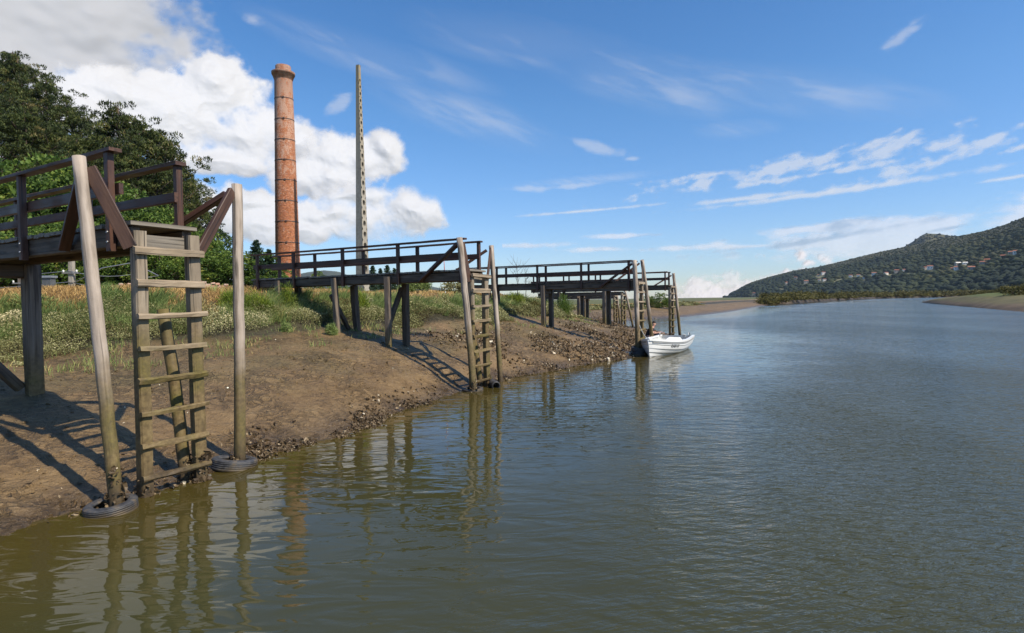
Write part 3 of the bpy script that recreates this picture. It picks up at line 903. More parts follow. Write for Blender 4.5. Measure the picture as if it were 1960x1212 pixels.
O1 = (at(277, 947).xy + at(382, 921).xy) / 2
O1 = (O1.x, O1.y)
near1 = (at(222, 972), atd(151, 300, 5.95), .063)
far1 = (at(457, 888), atd(453, 353, 7.40), .064)
jetty(O1, 'nearest timber jetty, at the left edge, with pale fender poles and a tall plank ladder', 2.88, .77, 9.5, [.36, 2.42, 4.55, 6.65, 8.75],
      [dict(t=3.98, posts=[(.28, .19, -.26, 'post'), (-.95, .19, -.26, 'post')], cap=(-1.15, .40, .20), diag=[((4.1, .16, .82), (4.1, -.85, 2.1), .13)]),
       dict(t=7.9, posts=[(.28, .19, -.26, 'darkpost'), (-.35, .19, -.26, 'darkpost')])],
      near1, far1, detail=3)

n2 = at(906, 750); f2 = at(957, 731)
O2 = (n2.x + .30 * (f2.x - n2.x) - .06, n2.y + .30 * (f2.y - n2.y) + .04)
jetty(O2, 'second timber jetty, ending in a ladder in front of the chimney and pylon', 2.71, .69, 7.45, [.20, 2.03, 3.86, 5.7, 7.2],
      [dict(t=2.35, posts=[(-.39, .14, -.10, 'post'), (.26, .15, -.26, 'darkpost')], diag=[((2.47, -.30, 1.35), (2.47, .26, 2.35), .10)]),
       dict(t=4.15, posts=[(-.40, .14, -.08, 'post'), (.29, .15, -.26, 'darkpost')], diag=[((4.27, -.40, 2.2), (4.27, .25, 1.2), .10)], lean=.12),
       dict(t=6.3, posts=[(-.40, .15, -.08, 'post'), (.26, .16, -.26, 'darkpost')])],
      (n2, atd(879, 455, n2.y - .02), .072), (f2, atd(940, 470, f2.y + .02), .062))

n3 = at(1221, 679.5); f3 = Vector((5.62, 23.6, 0))
O3 = (n3.x + .16, n3.y + .50)
jetty(O3, 'third timber jetty, beside which the white boat is moored', 2.66, .72, 7.8, [.25, 2.1, 3.95, 5.8, 7.6],
      [dict(t=3.7, posts=[(-.38, .16, -.1, 'post'), (.30, .17, -.26, 'darkpost')], cap=(-.45, .45, .16)),
       dict(t=6.2, posts=[(-.38, .16, -.26, 'darkpost'), (.30, .16, -.26, 'darkpost')])],
      (n3, atd(1214, 498, n3.y + .0), .085), (f3, Vector((atd(1229, 498, 22.4))), .075), detail=1, log=False)

n4 = at(1287, 645); f4 = Vector((9.0, 31.7, 0))
O4 = (8.20, 30.4)
jetty(O4, 'fourth timber jetty, seen end on beyond the boat, above the shelly mound', 2.68, .68, 8.0, [.2, 2.1, 4.0, 5.9, 7.8],
      [dict(t=3.5, posts=[(-.35, .20, -.26, 'post'), (.30, .2, -.26, 'darkpost')]), dict(t=6.2, posts=[(-.35, .16, -.26, 'darkpost'), (.30, .16, -.26, 'darkpost')])],
      None, (f4, atd(1289, 523, 31.4), .075), detail=1, log=False)

O5 = (at(1193, 627).x, at(1193, 627).y)
jetty(O5, 'fifth timber jetty, without railings, low behind the fourth', 2.50, .6, 6.5, [], [dict(t=3.2, posts=[(-.3, .22, -.26, 'post'), (.3, .22, -.26, 'darkpost')], cap=(-.7, .7, .16))],
      None, ((O5[0] + .75, O5[1] + .4, 0), (O5[0] + .15, O5[1] + .1, 2.62), .075), rails=False, detail=1, braces=False, log=False)
O6 = (at(1178, 619).x, at(1178, 619).y)
jetty(O6, 'sixth and farthest timber jetty, a low plank deck without railings', 2.28, .6, 7.0, [], [dict(t=2.6, posts=[(-.3, .24, -.26, 'post'), (.3, .24, -.26, 'darkpost')], cap=(-.7, .7, .16))],
      None, ((O6[0] + .4, O6[1] + .3, 0), (O6[0] + .2, O6[1] + .2, 2.3), .075), rails=False, detail=1, braces=False, log=False)


# ------------------------------------------------------------------ tyres
def tyre(loc, Rr, w, rx, ry, label, rz=0.0):
    root = empty('tyre', loc, label, 'tyre', 'old tyres round the jetty poles')
    ri = Rr * 0.60
    prof = [(ri, -w * .30), (ri + .01, -w * .42), (Rr * .80, -w * .50), (Rr * .93, -w * .46), (Rr * .985, -w * .38)]
    for zc in (-.24, -.08, .08, .24):
        prof += [(Rr, (zc - .07) * w), (Rr, (zc + .05) * w), (Rr - .0035, (zc + .062) * w), (Rr - .0035, (zc + .078) * w)]
    prof += [(Rr, .34 * w), (Rr * .985, w * .38), (Rr * .93, w * .46), (Rr * .80, w * .50), (ri + .01, w * .42), (ri, w * .30), (ri + .012, w * .2), (Rr * .9, w * .3), (Rr * .93, 0), (Rr * .9, -w * .3), (ri + .012, -w * .2), (ri, -w * .30)]
    Mx = (Matrix.Rotation(R(rz), 3, 'Z') @ Matrix.Rotation(R(rx), 3, 'X') @ Matrix.Rotation(R(ry), 3, 'Y'))
    q = MB(); q.lathe(prof, 48, loc, Mx); q.build('tread', M['tyre'], root)
    q = MB()
    for sgn in (1, -1):
        q.lathe([(Rr * .70, sgn * w * .478), (Rr * .72, sgn * w * .497), (Rr * .745, sgn * w * .503), (Rr * .765, sgn * w * .497)], 48, loc, Mx)
    q.build('sidewall_rib', M['tyre'], root)
    return root


tyre(at(213, 977) + Vector((0, 0, .028)), .228, .125, 4, -3, 'grey tyre floating round the foot of the leaning foreground pole')
tyre(at(449, 893) + Vector((0, 0, .035)), .262, .15, -7, 6, 'muddy tyre half sunk at the foot of the upright foreground pole')
tyre(at(905, 748) + Vector((0, 0, .005)), .235, .12, 3, -2, 'tyre in the water round the near pole of the second jetty')
p3 = at(1221, 679.5)
for k, z in enumerate((.0, .155)):
    tyre(Vector((p3.x + .03 + .02 * k, p3.y, z + .04)), .29, .16, random.uniform(-5, 5), random.uniform(-5, 5),
         ['lower of two black tyres stacked at the boat\'s mooring pole', 'upper of two black tyres stacked at the boat\'s mooring pole'][k])

# pipe mouth in the mud beside the second jetty
c = at(946, 738, .06)
pr = empty('drain_pipe', c, 'short black pipe end lying in the mud by the second jetty', 'pipe')
q = MB(); ax = Vector((.35, -.9, -.1)).normalized()
mx = ax.to_track_quat('Z', 'Y').to_matrix()
q.lathe([(.095, -.55), (.095, .12), (.085, .13), (.075, .12), (.075, -.5)], 28, c + Vector((0, .1, 0)), mx); q.build('barrel', M['iron'], pr)
q = MB(); q.lathe([(.096, .06), (.108, .065), (.108, .115), (.096, .12)], 28, c + Vector((0, .1, 0)), mx); q.build('collar', M['iron'], pr)
# ------------------------------------------------------------------ the white boat
bow = at(1243, 684)
BA = Vector((0.46, 0.888, 0)); BB = Vector((0.888, -0.46, 0))     # aft, and towards the lit side
LB = 4.5
boat = empty('rowing_boat', bow, 'white clinker rowing boat moored at the third jetty', 'boat')


def bp(s, y, z): return bow + BA * s + BB * y + Vector((0, 0, z))


def hb(s):                                                          # half beam at the gunwale
    u = s / LB
    return 0.76 * (1 - (1 - min(1, u / .62)) ** 2.3) ** .85 * (1 - .16 * max(0, u - .62) / .38) + .012


def sheer(s):
    u = s / LB
    return 0.445 + .175 * (1 - min(1, u / .55)) ** 2 + .035 * max(0, u - .5) / .5


def keel(s):
    return -.16 + .10 * max(0, s / LB - .75) / .25


def stem(s, q):                                                     # raked stem
    return s + (1 - s / LB) ** 6 * (-.16 * q ** 1.5)


NS, NQ = 36, 26


def sect(s, q, th=0.0):
    fl = 1.35 - .55 * min(1, s / (LB * .45))                          # fine sections forward, full aft
    w = hb(s) * (math.sin(q * math.pi / 2) ** fl)
    zg = sheer(s); zk = keel(s)
    z = zk + (zg - zk) * (q ** (1.25 + .75 * min(1, s / (LB * .5))))
    step = .014 * (1 - ((q * 6.0) % 1.0)) * (1 if q < .999 else 0)    # lapped strakes
    return max(0, w + step * min(1, s / .3) - th), z


def shell(th, name, m, flip=False, qa=0.0):
    q_ = MB(); vs = []; fs = []
    qs = sorted(set([i / NQ for i in range(NQ + 1)] + [k / 6 - 1e-4 for k in range(1, 6)] + [k / 6 for k in range(1, 6)]))
    qs = [-x for x in reversed(qs[1:])] + qs
    n = len(qs)
    for i in range(NS + 1):
        s = LB * (i / NS) ** 1.35
        if th: s = min(LB - .03, max(.12, s))
        for x in qs:
            w, z = sect(s, abs(x), th)
            vs.append(bp(stem(s, abs(x)), math.copysign(w, x), z + (th * .6 if th and abs(x) < .6 else 0)))
    for i in range(NS):
        for j in range(n - 1):
            fs.append((i * n + j, i * n + j + 1, (i + 1) * n + j + 1, (i + 1) * n + j))
    fs.append(tuple(NS * n + j for j in range(n)))
    q_.add(vs, fs, smooth=True); q_.sm[-1] = False
    me = q_.mesh(name)
    o = link(name, me, m, boat)
    e = me.attributes.new('sharp_edge', 'BOOLEAN', 'EDGE')
    return o


shell(0, 'hull', M['boat_white']); shell(.03, 'lining', M['boat_in'])
for sg in (1, -1):
    q = MB(); rg = []
    for i in range(31):
        s = LB * i / 30; w = hb(s); z = sheer(s); s2 = stem(s, 1)
        rg.append([bp(s2, sg * (w - .045), z - .035), bp(s2, sg * (w + .035), z - .045), bp(s2, sg * (w + .04), z + .028), bp(s2, sg * (w - .045), z + .032)])
    q.loft(rg, smooth=False); q.build('gunwale', M['boat_white'], boat)
    q = MB(); rg = []
    for i in range(31):
        s = .12 + (LB - .14) * i / 30; w = hb(s); z = sheer(s) - .085; s2 = stem(s, 1)
        rg.append([bp(s2, sg * (w + .004), z - .022), bp(s2, sg * (w + .022), z - .018), bp(s2, sg * (w + .022), z + .018), bp(s2, sg * (w + .004), z + .022)])
    q.loft(rg, smooth=False); q.build('rubbing_strip', M['rubber_seal'], boat)
for s, d in ((1.6, .24), (2.8, .26), (4.1, .36)):
    q = MB(); w = hb(s) - .05; z = sheer(s) - .14
    q.beam(bp(s, -w, z), bp(s, w, z), d, .035, jit=0); q.build('thwart', M['boat_in'], boat)
q = MB(); n_ = 10; rg = []
for i in range(n_ + 1):
    s = .06 + .85 * i / n_; w = max(.01, hb(s) - .04); z = sheer(s) + .012; s2 = stem(s, 1)
    rg.append([bp(s2, -w, z), bp(s2, -w * .4, z + .03), bp(s2, w * .4, z + .03), bp(s2, w, z), bp(s2, w, z - .02), bp(s2, -w, z - .02)])
q.loft(rg, smooth=False); q.build('foredeck', M['boat_white'], boat)
# raised side coaming on the lit side
q = MB(); rg = []
for i in range(13):
    s = .75 + 1.15 * i / 12; w = hb(s) - .02; z = sheer(s) + .02; h = .10 * min(1, i / 1.5) * min(1, (12 - i) / 2.0) + .004
    rg.append([bp(s, w - .03, z), bp(s, w + .02, z), bp(s, w + .012, z + h), bp(s, w - .03, z + h)])
q.loft(rg, smooth=False); q.build('coaming', M['boat_white'], boat)
# grab rail and cleats at the stern
q = MB()
for sg in (1, -1):
    w = hb(4.1) - .12
    q.tube([bp(3.85, sg * w, sheer(3.9)), bp(3.9, sg * w, sheer(3.9) + .15), bp(4.3, sg * (w - .03), sheer(4.3) + .15), bp(4.36, sg * (w - .03), sheer(4.3))], .016, 8)
q.build('grab_rail', M['steel'], boat)
q = MB(); q.beam(bp(3.7, .42, sheer(3.7) + .05), bp(3.92, .40, sheer(3.7) + .05), .10, .09, jit=.01); q.build('cleat', M['canvas'], boat)
q = MB(); q.tube([bp(-.155, 0, .60), bp(-.10, 0, .45), bp(-.03, 0, .2), bp(.0, 0, -.05)], .022, 8); q.build('stem_band', M['boat_white'], boat)
q = MB()                                                            # mooring line to the pole
pa = bp(.1, -.05, sheer(0) + .02); pb = Vector((at(1221, 679.5).x + .05, at(1221, 679.5).y, 1.1))
q.tube([pa + (pb - pa) * (k / 8) + Vector((0, 0, -.12 * 4 * (k / 8) * (1 - k / 8))) for k in range(9)], .012, 6)
rp = q.build('mooring_rope', M['canvas'], boat)
# registration lettering on the lit bow
import_txt = bpy.data.curves.new('registration_lettering', 'FONT'); import_txt.body = 'KA8110'; import_txt.size = .155; import_txt.extrude = .002
import_txt.space_character = 1.12
to = bpy.data.objects.new('tmp_text', import_txt); COL.objects.link(to)
dg = bpy.context.evaluated_depsgraph_get(); tm = bpy.data.meshes.new_from_object(to.evaluated_get(dg)); bpy.data.objects.remove(to)
bm_ = bmesh.new(); bm_.from_mesh(tm); bmesh.ops.subdivide_edges(bm_, edges=bm_.edges[:], cuts=1); bm_.to_mesh(tm); bm_.free()
for v in tm.vertices:
    s = 1.02 + v.co.x; z = sheer(s) - .235 + v.co.y
    lo_, hi_ = 0.0, 1.0
    for _ in range(24):
        mid = (lo_ + hi_) / 2
        if sect(s, mid)[1] < z: lo_ = mid
        else: hi_ = mid
    p = bp(stem(s, lo_), sect(s, lo_)[0] + .010 + v.co.z, z)
    v.co = p
link('registration_lettering', tm, M['ink'], boat)

# ------------------------------------------------------------------ seated man
def skin(name, verts, edges, radii, m, parent, sub=1, rootv=0):
    me = bpy.data.meshes.new(name); me.from_pydata([tuple(v) for v in verts], edges, [])
    o = bpy.data.objects.new('tmp', me); COL.objects.link(o)
    o.modifiers.new('s', 'SKIN'); md = o.modifiers.new('u', 'SUBSURF'); md.levels = sub; md.render_levels = sub
    for i, r in enumerate(radii):
        sv_ = me.skin_vertices[0].data[i]; sv_.radius = r if isinstance(r, tuple) else (r, r); sv_.use_root = (i == rootv)
    dg = bpy.context.evaluated_depsgraph_get()
    out = bpy.data.meshes.new_from_object(o.evaluated_get(dg)); bpy.data.objects.remove(o)
    out.polygons.foreach_set('use_smooth', [True] * len(out.polygons))
    return link(name, out, m, parent)


pb_ = Vector((5.76, 25.0, 0)); gz = max(0.1, ground(pb_.x, pb_.y)); pb_.z = gz
man = empty('person', pb_, 'seated man in a dark T-shirt and jeans, forearms on his knees, behind the leaning pole', 'person')
fw = Vector((0.93, -0.36, 0)); sd_ = Vector((0.36, 0.93, 0))        # facing along fw; sd_ = his left


def mp(f, s, z): return pb_ + fw * f + sd_ * s + Vector((0, 0, z))


V_ = [mp(-.02, 0, .20), mp(.02, 0, .36), mp(.10, 0, .52), mp(.17, 0, .645), mp(.215, 0, .715), mp(.25, 0, .80), mp(.275, 0, .875)]
E_ = [(i, i + 1) for i in range(6)]; R_ = [.135, .13, .14, .12, .05, (.078, .085), (.062, .066)]
TR = ([mp(-.02, 0, .20)], [], [.14]); SH = None
armv = []
for sg in (-1, 1):
    n0 = len(V_)
    V_ += [mp(.16, sg * .165, .62), mp(.26, sg * .225, .42), mp(.50, sg * .15, .47), mp(.57, sg * .12, .465)]
    E_ += [(3, n0), (n0, n0 + 1), (n0 + 1, n0 + 2), (n0 + 2, n0 + 3)]; R_ += [.058, .043, .030, .034]
    hnd = n0 + 3
    for k, (dy, L_) in enumerate(((-.032, .075), (-.011, .088), (.011, .083), (.032, .066))):
        m0 = len(V_); V_ += [mp(.60, sg * .12 + dy, .462), mp(.60 + L_ * .6, sg * .115 + dy, .445), mp(.60 + L_ * .85, sg * .11 + dy, .405)]
        E_ += [(hnd, m0), (m0, m0 + 1), (m0 + 1, m0 + 2)]; R_ += [.0095, .0085, .0075]
    m0 = len(V_); V_ += [mp(.575, sg * (.12 - .045), .455), mp(.615, sg * (.12 - .058), .435)]
    E_ += [(hnd, m0), (m0, m0 + 1)]; R_ += [.011, .009]
    n1 = len(V_)
    V_ += [mp(.06, sg * .10, .17), mp(.43, sg * .15, .40), mp(.40, sg * .14, .06), mp(.42, sg * .14, .035), mp(.56, sg * .15, .03)]
    E_ += [(0, n1), (n1, n1 + 1), (n1 + 1, n1 + 2), (n1 + 2, n1 + 3), (n1 + 3, n1 + 4)]; R_ += [.09, .06, .042, .04, .032]
skin('body', V_, E_, R_, M['skin'], man, 1)
# clothes over the body
Vt = [mp(-.02, 0, .20), mp(.02, 0, .36), mp(.10, 0, .52), mp(.17, 0, .645), mp(.19, 0, .67)]
Et = [(0, 1), (1, 2), (2, 3), (3, 4)]; Rt = [.155, .15, .162, .140, .085]
for sg in (-1, 1):
    n0 = len(Vt); Vt += [mp(.16, sg * .165, .62), mp(.225, sg * .205, .49)]; Et += [(3, n0), (n0, n0 + 1)]; Rt += [.078, .066]
skin('shirt', Vt, Et, Rt, M['shirt'], man, 1)
Vt = [mp(-.02, 0, .185), mp(-.01, 0, .26)]; Et = [(0, 1)]; Rt = [.165, .155]
for sg in (-1, 1):
    n0 = len(Vt); Vt += [mp(.06, sg * .10, .17), mp(.43, sg * .15, .40), mp(.40, sg * .14, .10)]
    Et += [(0, n0), (n0, n0 + 1), (n0 + 1, n0 + 2)]; Rt += [.105, .075, .060]
skin('trousers', Vt, Et, Rt, M['jeans'], man, 1)
for sg in (-1, 1):
    skin('shoe', [mp(.37, sg * .14, .04), mp(.46, sg * .145, .035), mp(.58, sg * .15, .03)], [(0, 1), (1, 2)], [.05, .05, .038], M['shoe'], man, 1)
bm_ = bmesh.new(); bmesh.ops.create_icosphere(bm_, subdivisions=3, radius=1.0)
for v in list(bm_.verts):
    if v.co.z < -.15 or (v.co.x > .45 and v.co.z < .45): bm_.verts.remove(v)
hm = bpy.data.meshes.new('hair'); bm_.to_mesh(hm); bm_.free()
for v in hm.vertices:
    v.co = mp(.262 + v.co.x * .108, v.co.y * .092, .845 + v.co.z * .105)
hm.polygons.foreach_set('use_smooth', [True] * len(hm.polygons)); link('hair', hm, M['hair'], man)
hq = MB()                                                           # nose, ears and eyes on the head
hq.tube([mp(.335, 0, .85), mp(.362, 0, .815), mp(.335, 0, .81)], [.008, .016, .008], 6); hq.build('nose', M['skin'], man)
for sg in (-1, 1):
    hq = MB(); hq.tube([mp(.25, sg * .085, .80), mp(.245, sg * .098, .825), mp(.25, sg * .088, .855)], [.008, .017, .010], 6); hq.build('ear', M['skin'], man)
    hq = MB(); hq.box(mp(.337, sg * .032, .842), .012, .022, .010); hq.build('eye', M['hair'], man)
hq = MB(); hq.box(mp(.335, 0, .775), .014, .045, .008); hq.build('mouth', M['brace'], man)
# what he sits on
lg = empty('driftwood_log', mp(-.05, 0, 0), 'short drift log on the mud under the seated man', 'log')
q = MB(); q.pole(mp(-.06, -.45, .03), mp(-.02, .45, .05), .085, .075); q.build('stem', M['post'], lg)
q = MB(); q.pole(mp(-.05, .15, .08), mp(-.22, .30, .20), .03, .015, 8, 3); q.build('branch_stub', M['post'], lg)
# ------------------------------------------------------------------ brick chimney
YC = 60.0
cb = atd(552, 545, YC); ct = atd(550, 127, YC)
cx, cy, zt = cb.x, YC, ct.z
Z0 = 2.2; HC = zt - Z0
chim = empty('brick_chimney', (cx, cy, Z0), 'tall round factory chimney of flaking orange brick with iron bands', 'chimney')


def mpx(px, Y=YC): return px * Y / F


def zpx(py, Y=YC, px=552): return atd(px, py, Y).z


def rad(z): return np.interp(z, [Z0, zpx(540), zpx(152), zt], [mpx(24), mpx(22.9), mpx(16.2), mpx(15)])


q = MB()
prof = [(rad(Z0) + .12, Z0 - .5), (rad(Z0) + .12, Z0 + .9), (rad(Z0), Z0 + 1.0)]
for k in range(1, 60):
    z = Z0 + 1 + (zpx(153) - Z0 - 1) * k / 59
    prof.append((float(rad(z)), z))
q.lathe(prof, 72, (cx, cy, 0)); q.build('shaft', M['chimney'], chim)
zc = zpx(153); q = MB(); r0 = float(rad(zc))
q.lathe([(r0 - .02, zc - .04), (r0 + .05, zc), (r0 + .06, zc + .12), (r0 + .10, zc + .13), (r0 + .11, zc + .3), (r0 + .17, zc + .31), (r0 + .18, zc + .46), (r0 + .25, zc + .47), (r0 + .26, zc + .62), (r0 + .27, zc + .70), (r0 - .1, zc + .76)], 72, (cx, cy, 0))
q.build('corbel_cap', M['chimney'], chim)
q = MB(); rt = mpx(14.2)
q.lathe([(rt, zc + .70), (rt - .01, zt - .06), (rt - .04, zt), (rt - .25, zt), (rt - .27, zt - .5), (rt - .27, zc + .8)], 72, (cx, cy, 0)); q.build('top_drum', M['chimney'], chim)
for py in (191, 231, 270, 309, 347, 386.5, 425.5, 465.5, 505.5):
    z = zpx(py); r = float(rad(z)); q = MB()
    q.lathe([(r - .01, z - .04), (r + .022, z - .04), (r + .022, z + .04), (r - .01, z + .04)], 72, (cx, cy, 0), cap=False)
    for a_ in (0.3, 0.3 + math.pi):
        q.box((cx + (r + .05) * math.sin(a_), cy - (r + .05) * math.cos(a_), z), .16, .10, .12)
    q.build('iron_band', M['band'], chim)

# ------------------------------------------------------------------ concrete pylon
YP = 55.0
pb2 = atd(694.5, 556, YP); pt = atd(689, 125, YP)
PX, PY, PT = pb2.x, YP, pt.z; PZ = 2.1; HP = PT - PZ
pyl = empty('concrete_pylon', (PX, PY, PZ), 'slender tapering concrete pylon pierced by a row of holes', 'pylon')
wb, wt = .92, .30                                                   # solid face; pierced face the same
th = R(-46)
ux = Vector((math.cos(th), math.sin(th), 0)); uy = Vector((-math.sin(th), math.cos(th), 0))   # ux across the pierced face; -uy looks out of it


def pw(z): return wb + (wt - wb) * (z - PZ) / HP


def pq(x, y, z):                                                    # x, y in -1..1 of the tapering section
    w = pw(z) / 2
    return Vector((PX, PY, z)) + ux_ * (x * w) + uy_ * (y * w)


ux_ = Vector((math.cos(R(66)), math.sin(R(66)), 0)); uy_ = Vector((-math.sin(R(66)), math.cos(R(66)), 0))
# pierced face looks along -uy_ (towards the lower right of the photo)
holes = []
z = PZ + .35
while z < PT - 1.1:
    hgt = .62 * pw(z) + .06
    gap = .44 * pw(z) + .16
    holes.append((z, z + hgt)); z += hgt + gap
q = MB()
NHV = 16


def hole_loop(z0, z1, y):
    zc_ = (z0 + z1) / 2; hh = (z1 - z0) / 2; pts = []
    for k in range(NHV):
        a_ = 2 * math.pi * (k + .5) / NHV
        cxx, szz = math.cos(a_), math.sin(a_)
        e = 3.0
        rr = 1 / (abs(cxx) ** e + abs(szz) ** e) ** (1 / e)
        pts.append(pq(.52 * rr * cxx, y, zc_ + hh * rr * szz))
    return pts


def rect_loop(z0, z1, y):
    pts = []
    for k in range(NHV):
        a_ = 2 * math.pi * (k + .5) / NHV; c_, s_ = math.cos(a_), math.sin(a_)
        m_ = max(abs(c_), abs(s_))
        x_, zz_ = c_ / m_, s_ / m_
        if abs(x_) > .7 and abs(zz_) > .7: x_, zz_ = math.copysign(1, x_), math.copysign(1, zz_)
        pts.append(pq(x_, y, (z0 + z1) / 2 + (z1 - z0) / 2 * zz_))
    return pts


edges_z = [PZ - .4] + [(holes[i][1] + holes[i + 1][0]) / 2 for i in range(len(holes) - 1)] + [PT]
for i, (z0, z1) in enumerate(holes):
    A_ = rect_loop(edges_z[i], edges_z[i + 1], -1); B_ = hole_loop(z0, z1, -1)
    C_ = hole_loop(z0, z1, 1); D_ = rect_loop(edges_z[i], edges_z[i + 1], 1)
    vs = A_ + B_ + C_ + D_; fs = []
    for r_ in range(3):
        for k in range(NHV):
            k2 = (k + 1) % NHV
            fs.append((r_ * NHV + k, r_ * NHV + k2, (r_ + 1) * NHV + k2, (r_ + 1) * NHV + k))
    q.add(vs, fs)
    for sx in (-1, 1):
        v4 = [pq(sx, -1, edges_z[i]), pq(sx, 1, edges_z[i]), pq(sx, 1, edges_z[i + 1]), pq(sx, -1, edges_z[i + 1])]
        q.add(v4, [(0, 1, 2, 3)])
q.add([pq(-1, -1, PT), pq(1, -1, PT), pq(1, 1, PT), pq(-1, 1, PT)], [(0, 1, 2, 3)])
sh_ = q.build('shaft', M['concrete'], pyl)
bm_ = bmesh.new(); bm_.from_mesh(sh_.data); bmesh.ops.remove_doubles(bm_, verts=bm_.verts[:], dist=.001); bmesh.ops.recalc_face_normals(bm_, faces=bm_.faces[:]); bm_.to_mesh(sh_.data); bm_.free()
q = MB()
q.beam(pq(0, 0, PZ - .5), pq(0, 0, PZ + .25), 1.35, 1.35, up=uy_, jit=.01); q.build('footing', M['concrete'], pyl)

# ------------------------------------------------------------------ low brick wall on the crest
wl = empty('brick_wall', atd(350, 560, 17.5), 'low crumbling pink brick wall along the crest of the bank', 'wall')
q = MB(); n_ = 34
for i in range(n_):
    u0, u1 = i / n_, (i + 1) / n_
    p0 = atd(212 + 285 * u0, 600, 17.2 + 2.2 * u0); p1 = atd(212 + 285 * u1, 600, 17.2 + 2.2 * u1)
    z0 = float(np.interp(212 + 285 * u0, [212, 300, 380, 440, 500], [atd(212, 547, 17.2).z, atd(300, 544, 17.9).z, atd(380, 541.5, 18.5).z, atd(440, 549, 19).z, atd(500, 560, 19.4).z])) + random.choice((0, 0, 0, -.03, -.05))
    d = (p1 - p0); d.z = 0; d.normalize(); nn = Vector((-d.y, d.x, 0)) * .15
    pts = []; gl = []
    for zz_ in (1.9, z0):
        for pp, uu in ((p0, u0), (p1, u1)):
            for sg in (-1, 1):
                v = Vector((pp.x, pp.y, zz_)) + nn * sg; pts.append(v); gl.append((uu * 5.0, sg * .1, zz_))
    q.add(pts, [(0, 2, 6, 4), (1, 5, 7, 3), (4, 6, 7, 5), (0, 4, 5, 1), (2, 3, 7, 6)], gl)
q.build('brickwork', M['brick'], wl)
q = MB(); i = 0
while i < n_:
    u0, u1 = i / n_, min(1, (i + .93) / n_)
    if random.random() < .8:
        p0 = atd(212 + 285 * u0, 600, 17.2 + 2.2 * u0); p1 = atd(212 + 285 * u1, 600, 17.2 + 2.2 * u1)
        z0 = float(np.interp(212 + 285 * u0, [212, 300, 380, 440, 500], [atd(212, 547, 17.2).z, atd(300, 544, 17.9).z, atd(380, 541.5, 18.5).z, atd(440, 549, 19).z, atd(500, 560, 19.4).z]))
        q.beam((p0.x, p0.y, z0 + .03), (p1.x, p1.y, z0 + .03), .36, .055, jit=.008, seg=2)
    i += 1
q.build('coping', M['brick'], wl)

# ------------------------------------------------------------------ small things on the crest
g = atd(592, 560, 16.2); g.z = ground(g.x, g.y)
ms = empty('boundary_stone', g, 'small pale boundary stone on the crest behind the second jetty', 'stone')
q = MB(); q.beam(g - Vector((0, 0, .1)), g + Vector((.02, 0, .16)), .10, .09, up=(0, 1, 0), jit=.01, ch=.25); q.build('block', M['stone'], ms)
q = MB(); q.beam(g + Vector((-.09, .05, -.05)), g + Vector((-.10, .06, .05)), .07, .07, up=(0, 1, 0), jit=.01); q.build('chip', M['stone'], ms)

b0 = atd(853, 553, 24); t0 = atd(849.5, 494, 24); b0.z = 2.0
mp_ = empty('marker_pole', b0, 'thin red and white marker pole standing behind the second jetty', 'pole')
d = (t0 - b0)
q = MB(); q.pole(b0, b0 + d * .55, .018, .016, 8); q.build('shaft', M['white_paint'], mp_)
q = MB(); q.pole(b0 + d * .55, t0, .017, .012, 8); q.build('red_top', M['red_paint'], mp_)

# utility poles with cables, behind the first jetty
pts = []
for px, yb, Yd, lab in ((137, 552, 27.0, 'grey concrete utility pole seen between the jetty post and the leaning pole'), (40, 553, 30.0, 'short timber utility pole under the deck at the left edge')):
    b0 = atd(px, yb, Yd); b0.z = 2.2; t0 = atd(px, 500 if px > 100 else 522, Yd)
    up = empty('utility_pole', b0, lab, 'pole', 'utility poles behind the bank')
    q = MB(); q.beam(b0, t0, .22, .18, up=(0, 1, 0), jit=.004); q.build('post', M['concrete'] if px > 100 else M['post'], up)
    q = MB(); q.beam(t0 + Vector((-.35, -.12, -.55)), t0 + Vector((.35, -.12, -.55)), .06, .06); q.build('crossarm', M['steel'], up)
    for sx in (-.3, .3):
        q = MB(); q.lathe([(.02, 0), (.05, .02), (.03, .05), (.05, .08), (.02, .12)], 12, t0 + Vector((sx, -.12, -.52)), cap=True); q.build('insulator', M['boat_in'], up)
    if px > 100:
        q = MB(); q.tube([t0 + Vector((.15, -.1, -1.0)), t0 + Vector((1.6, -.3, -.35)), t0 + Vector((3.1, -.5, -.15)), t0 + Vector((4.3, -.6, -.75)), t0 + Vector((3.5, -.6, -.85))], .025, 6); q.build('bracket_tube', M['steel'], up)
    for py, z_ in ((0, -.45), (0, -.95), (0, -1.35), (0, -1.7)):
        q = MB(); c0 = t0 + Vector((-18, 4, z_ - .1)); c1 = t0 + Vector((0, -.12, z_)); c2 = t0 + Vector((3.2, .4, z_ - .02))
        if px > 100:
            q.tube([c0.lerp(c1, k / 8) - Vector((0, 0, .25 * 4 * (k / 8) * (1 - k / 8))) for k in range(9)] + [c1.lerp(c2, k / 8) - Vector((0, 0, .25 * 4 * (k / 8) * (1 - k / 8))) for k in range(1, 9)], .014, 5)
            q.build('cable', M['steel'], up)
bx = atd(93, 530, 26)
cb_ = empty('signal_cabinet', Vector((bx.x, bx.y, 2.3)), 'grey metal cabinet top on a post behind the first jetty', 'cabinet')
q = MB(); q.box(bx + Vector((0, 0, .0)), .5, .4, .09); q.build('lid', M['steel'], cb_)
q = MB(); q.box(bx + Vector((.0, 0, -.36)), .38, .3, .6); q.build('body', M['dark_steel'], cb_)

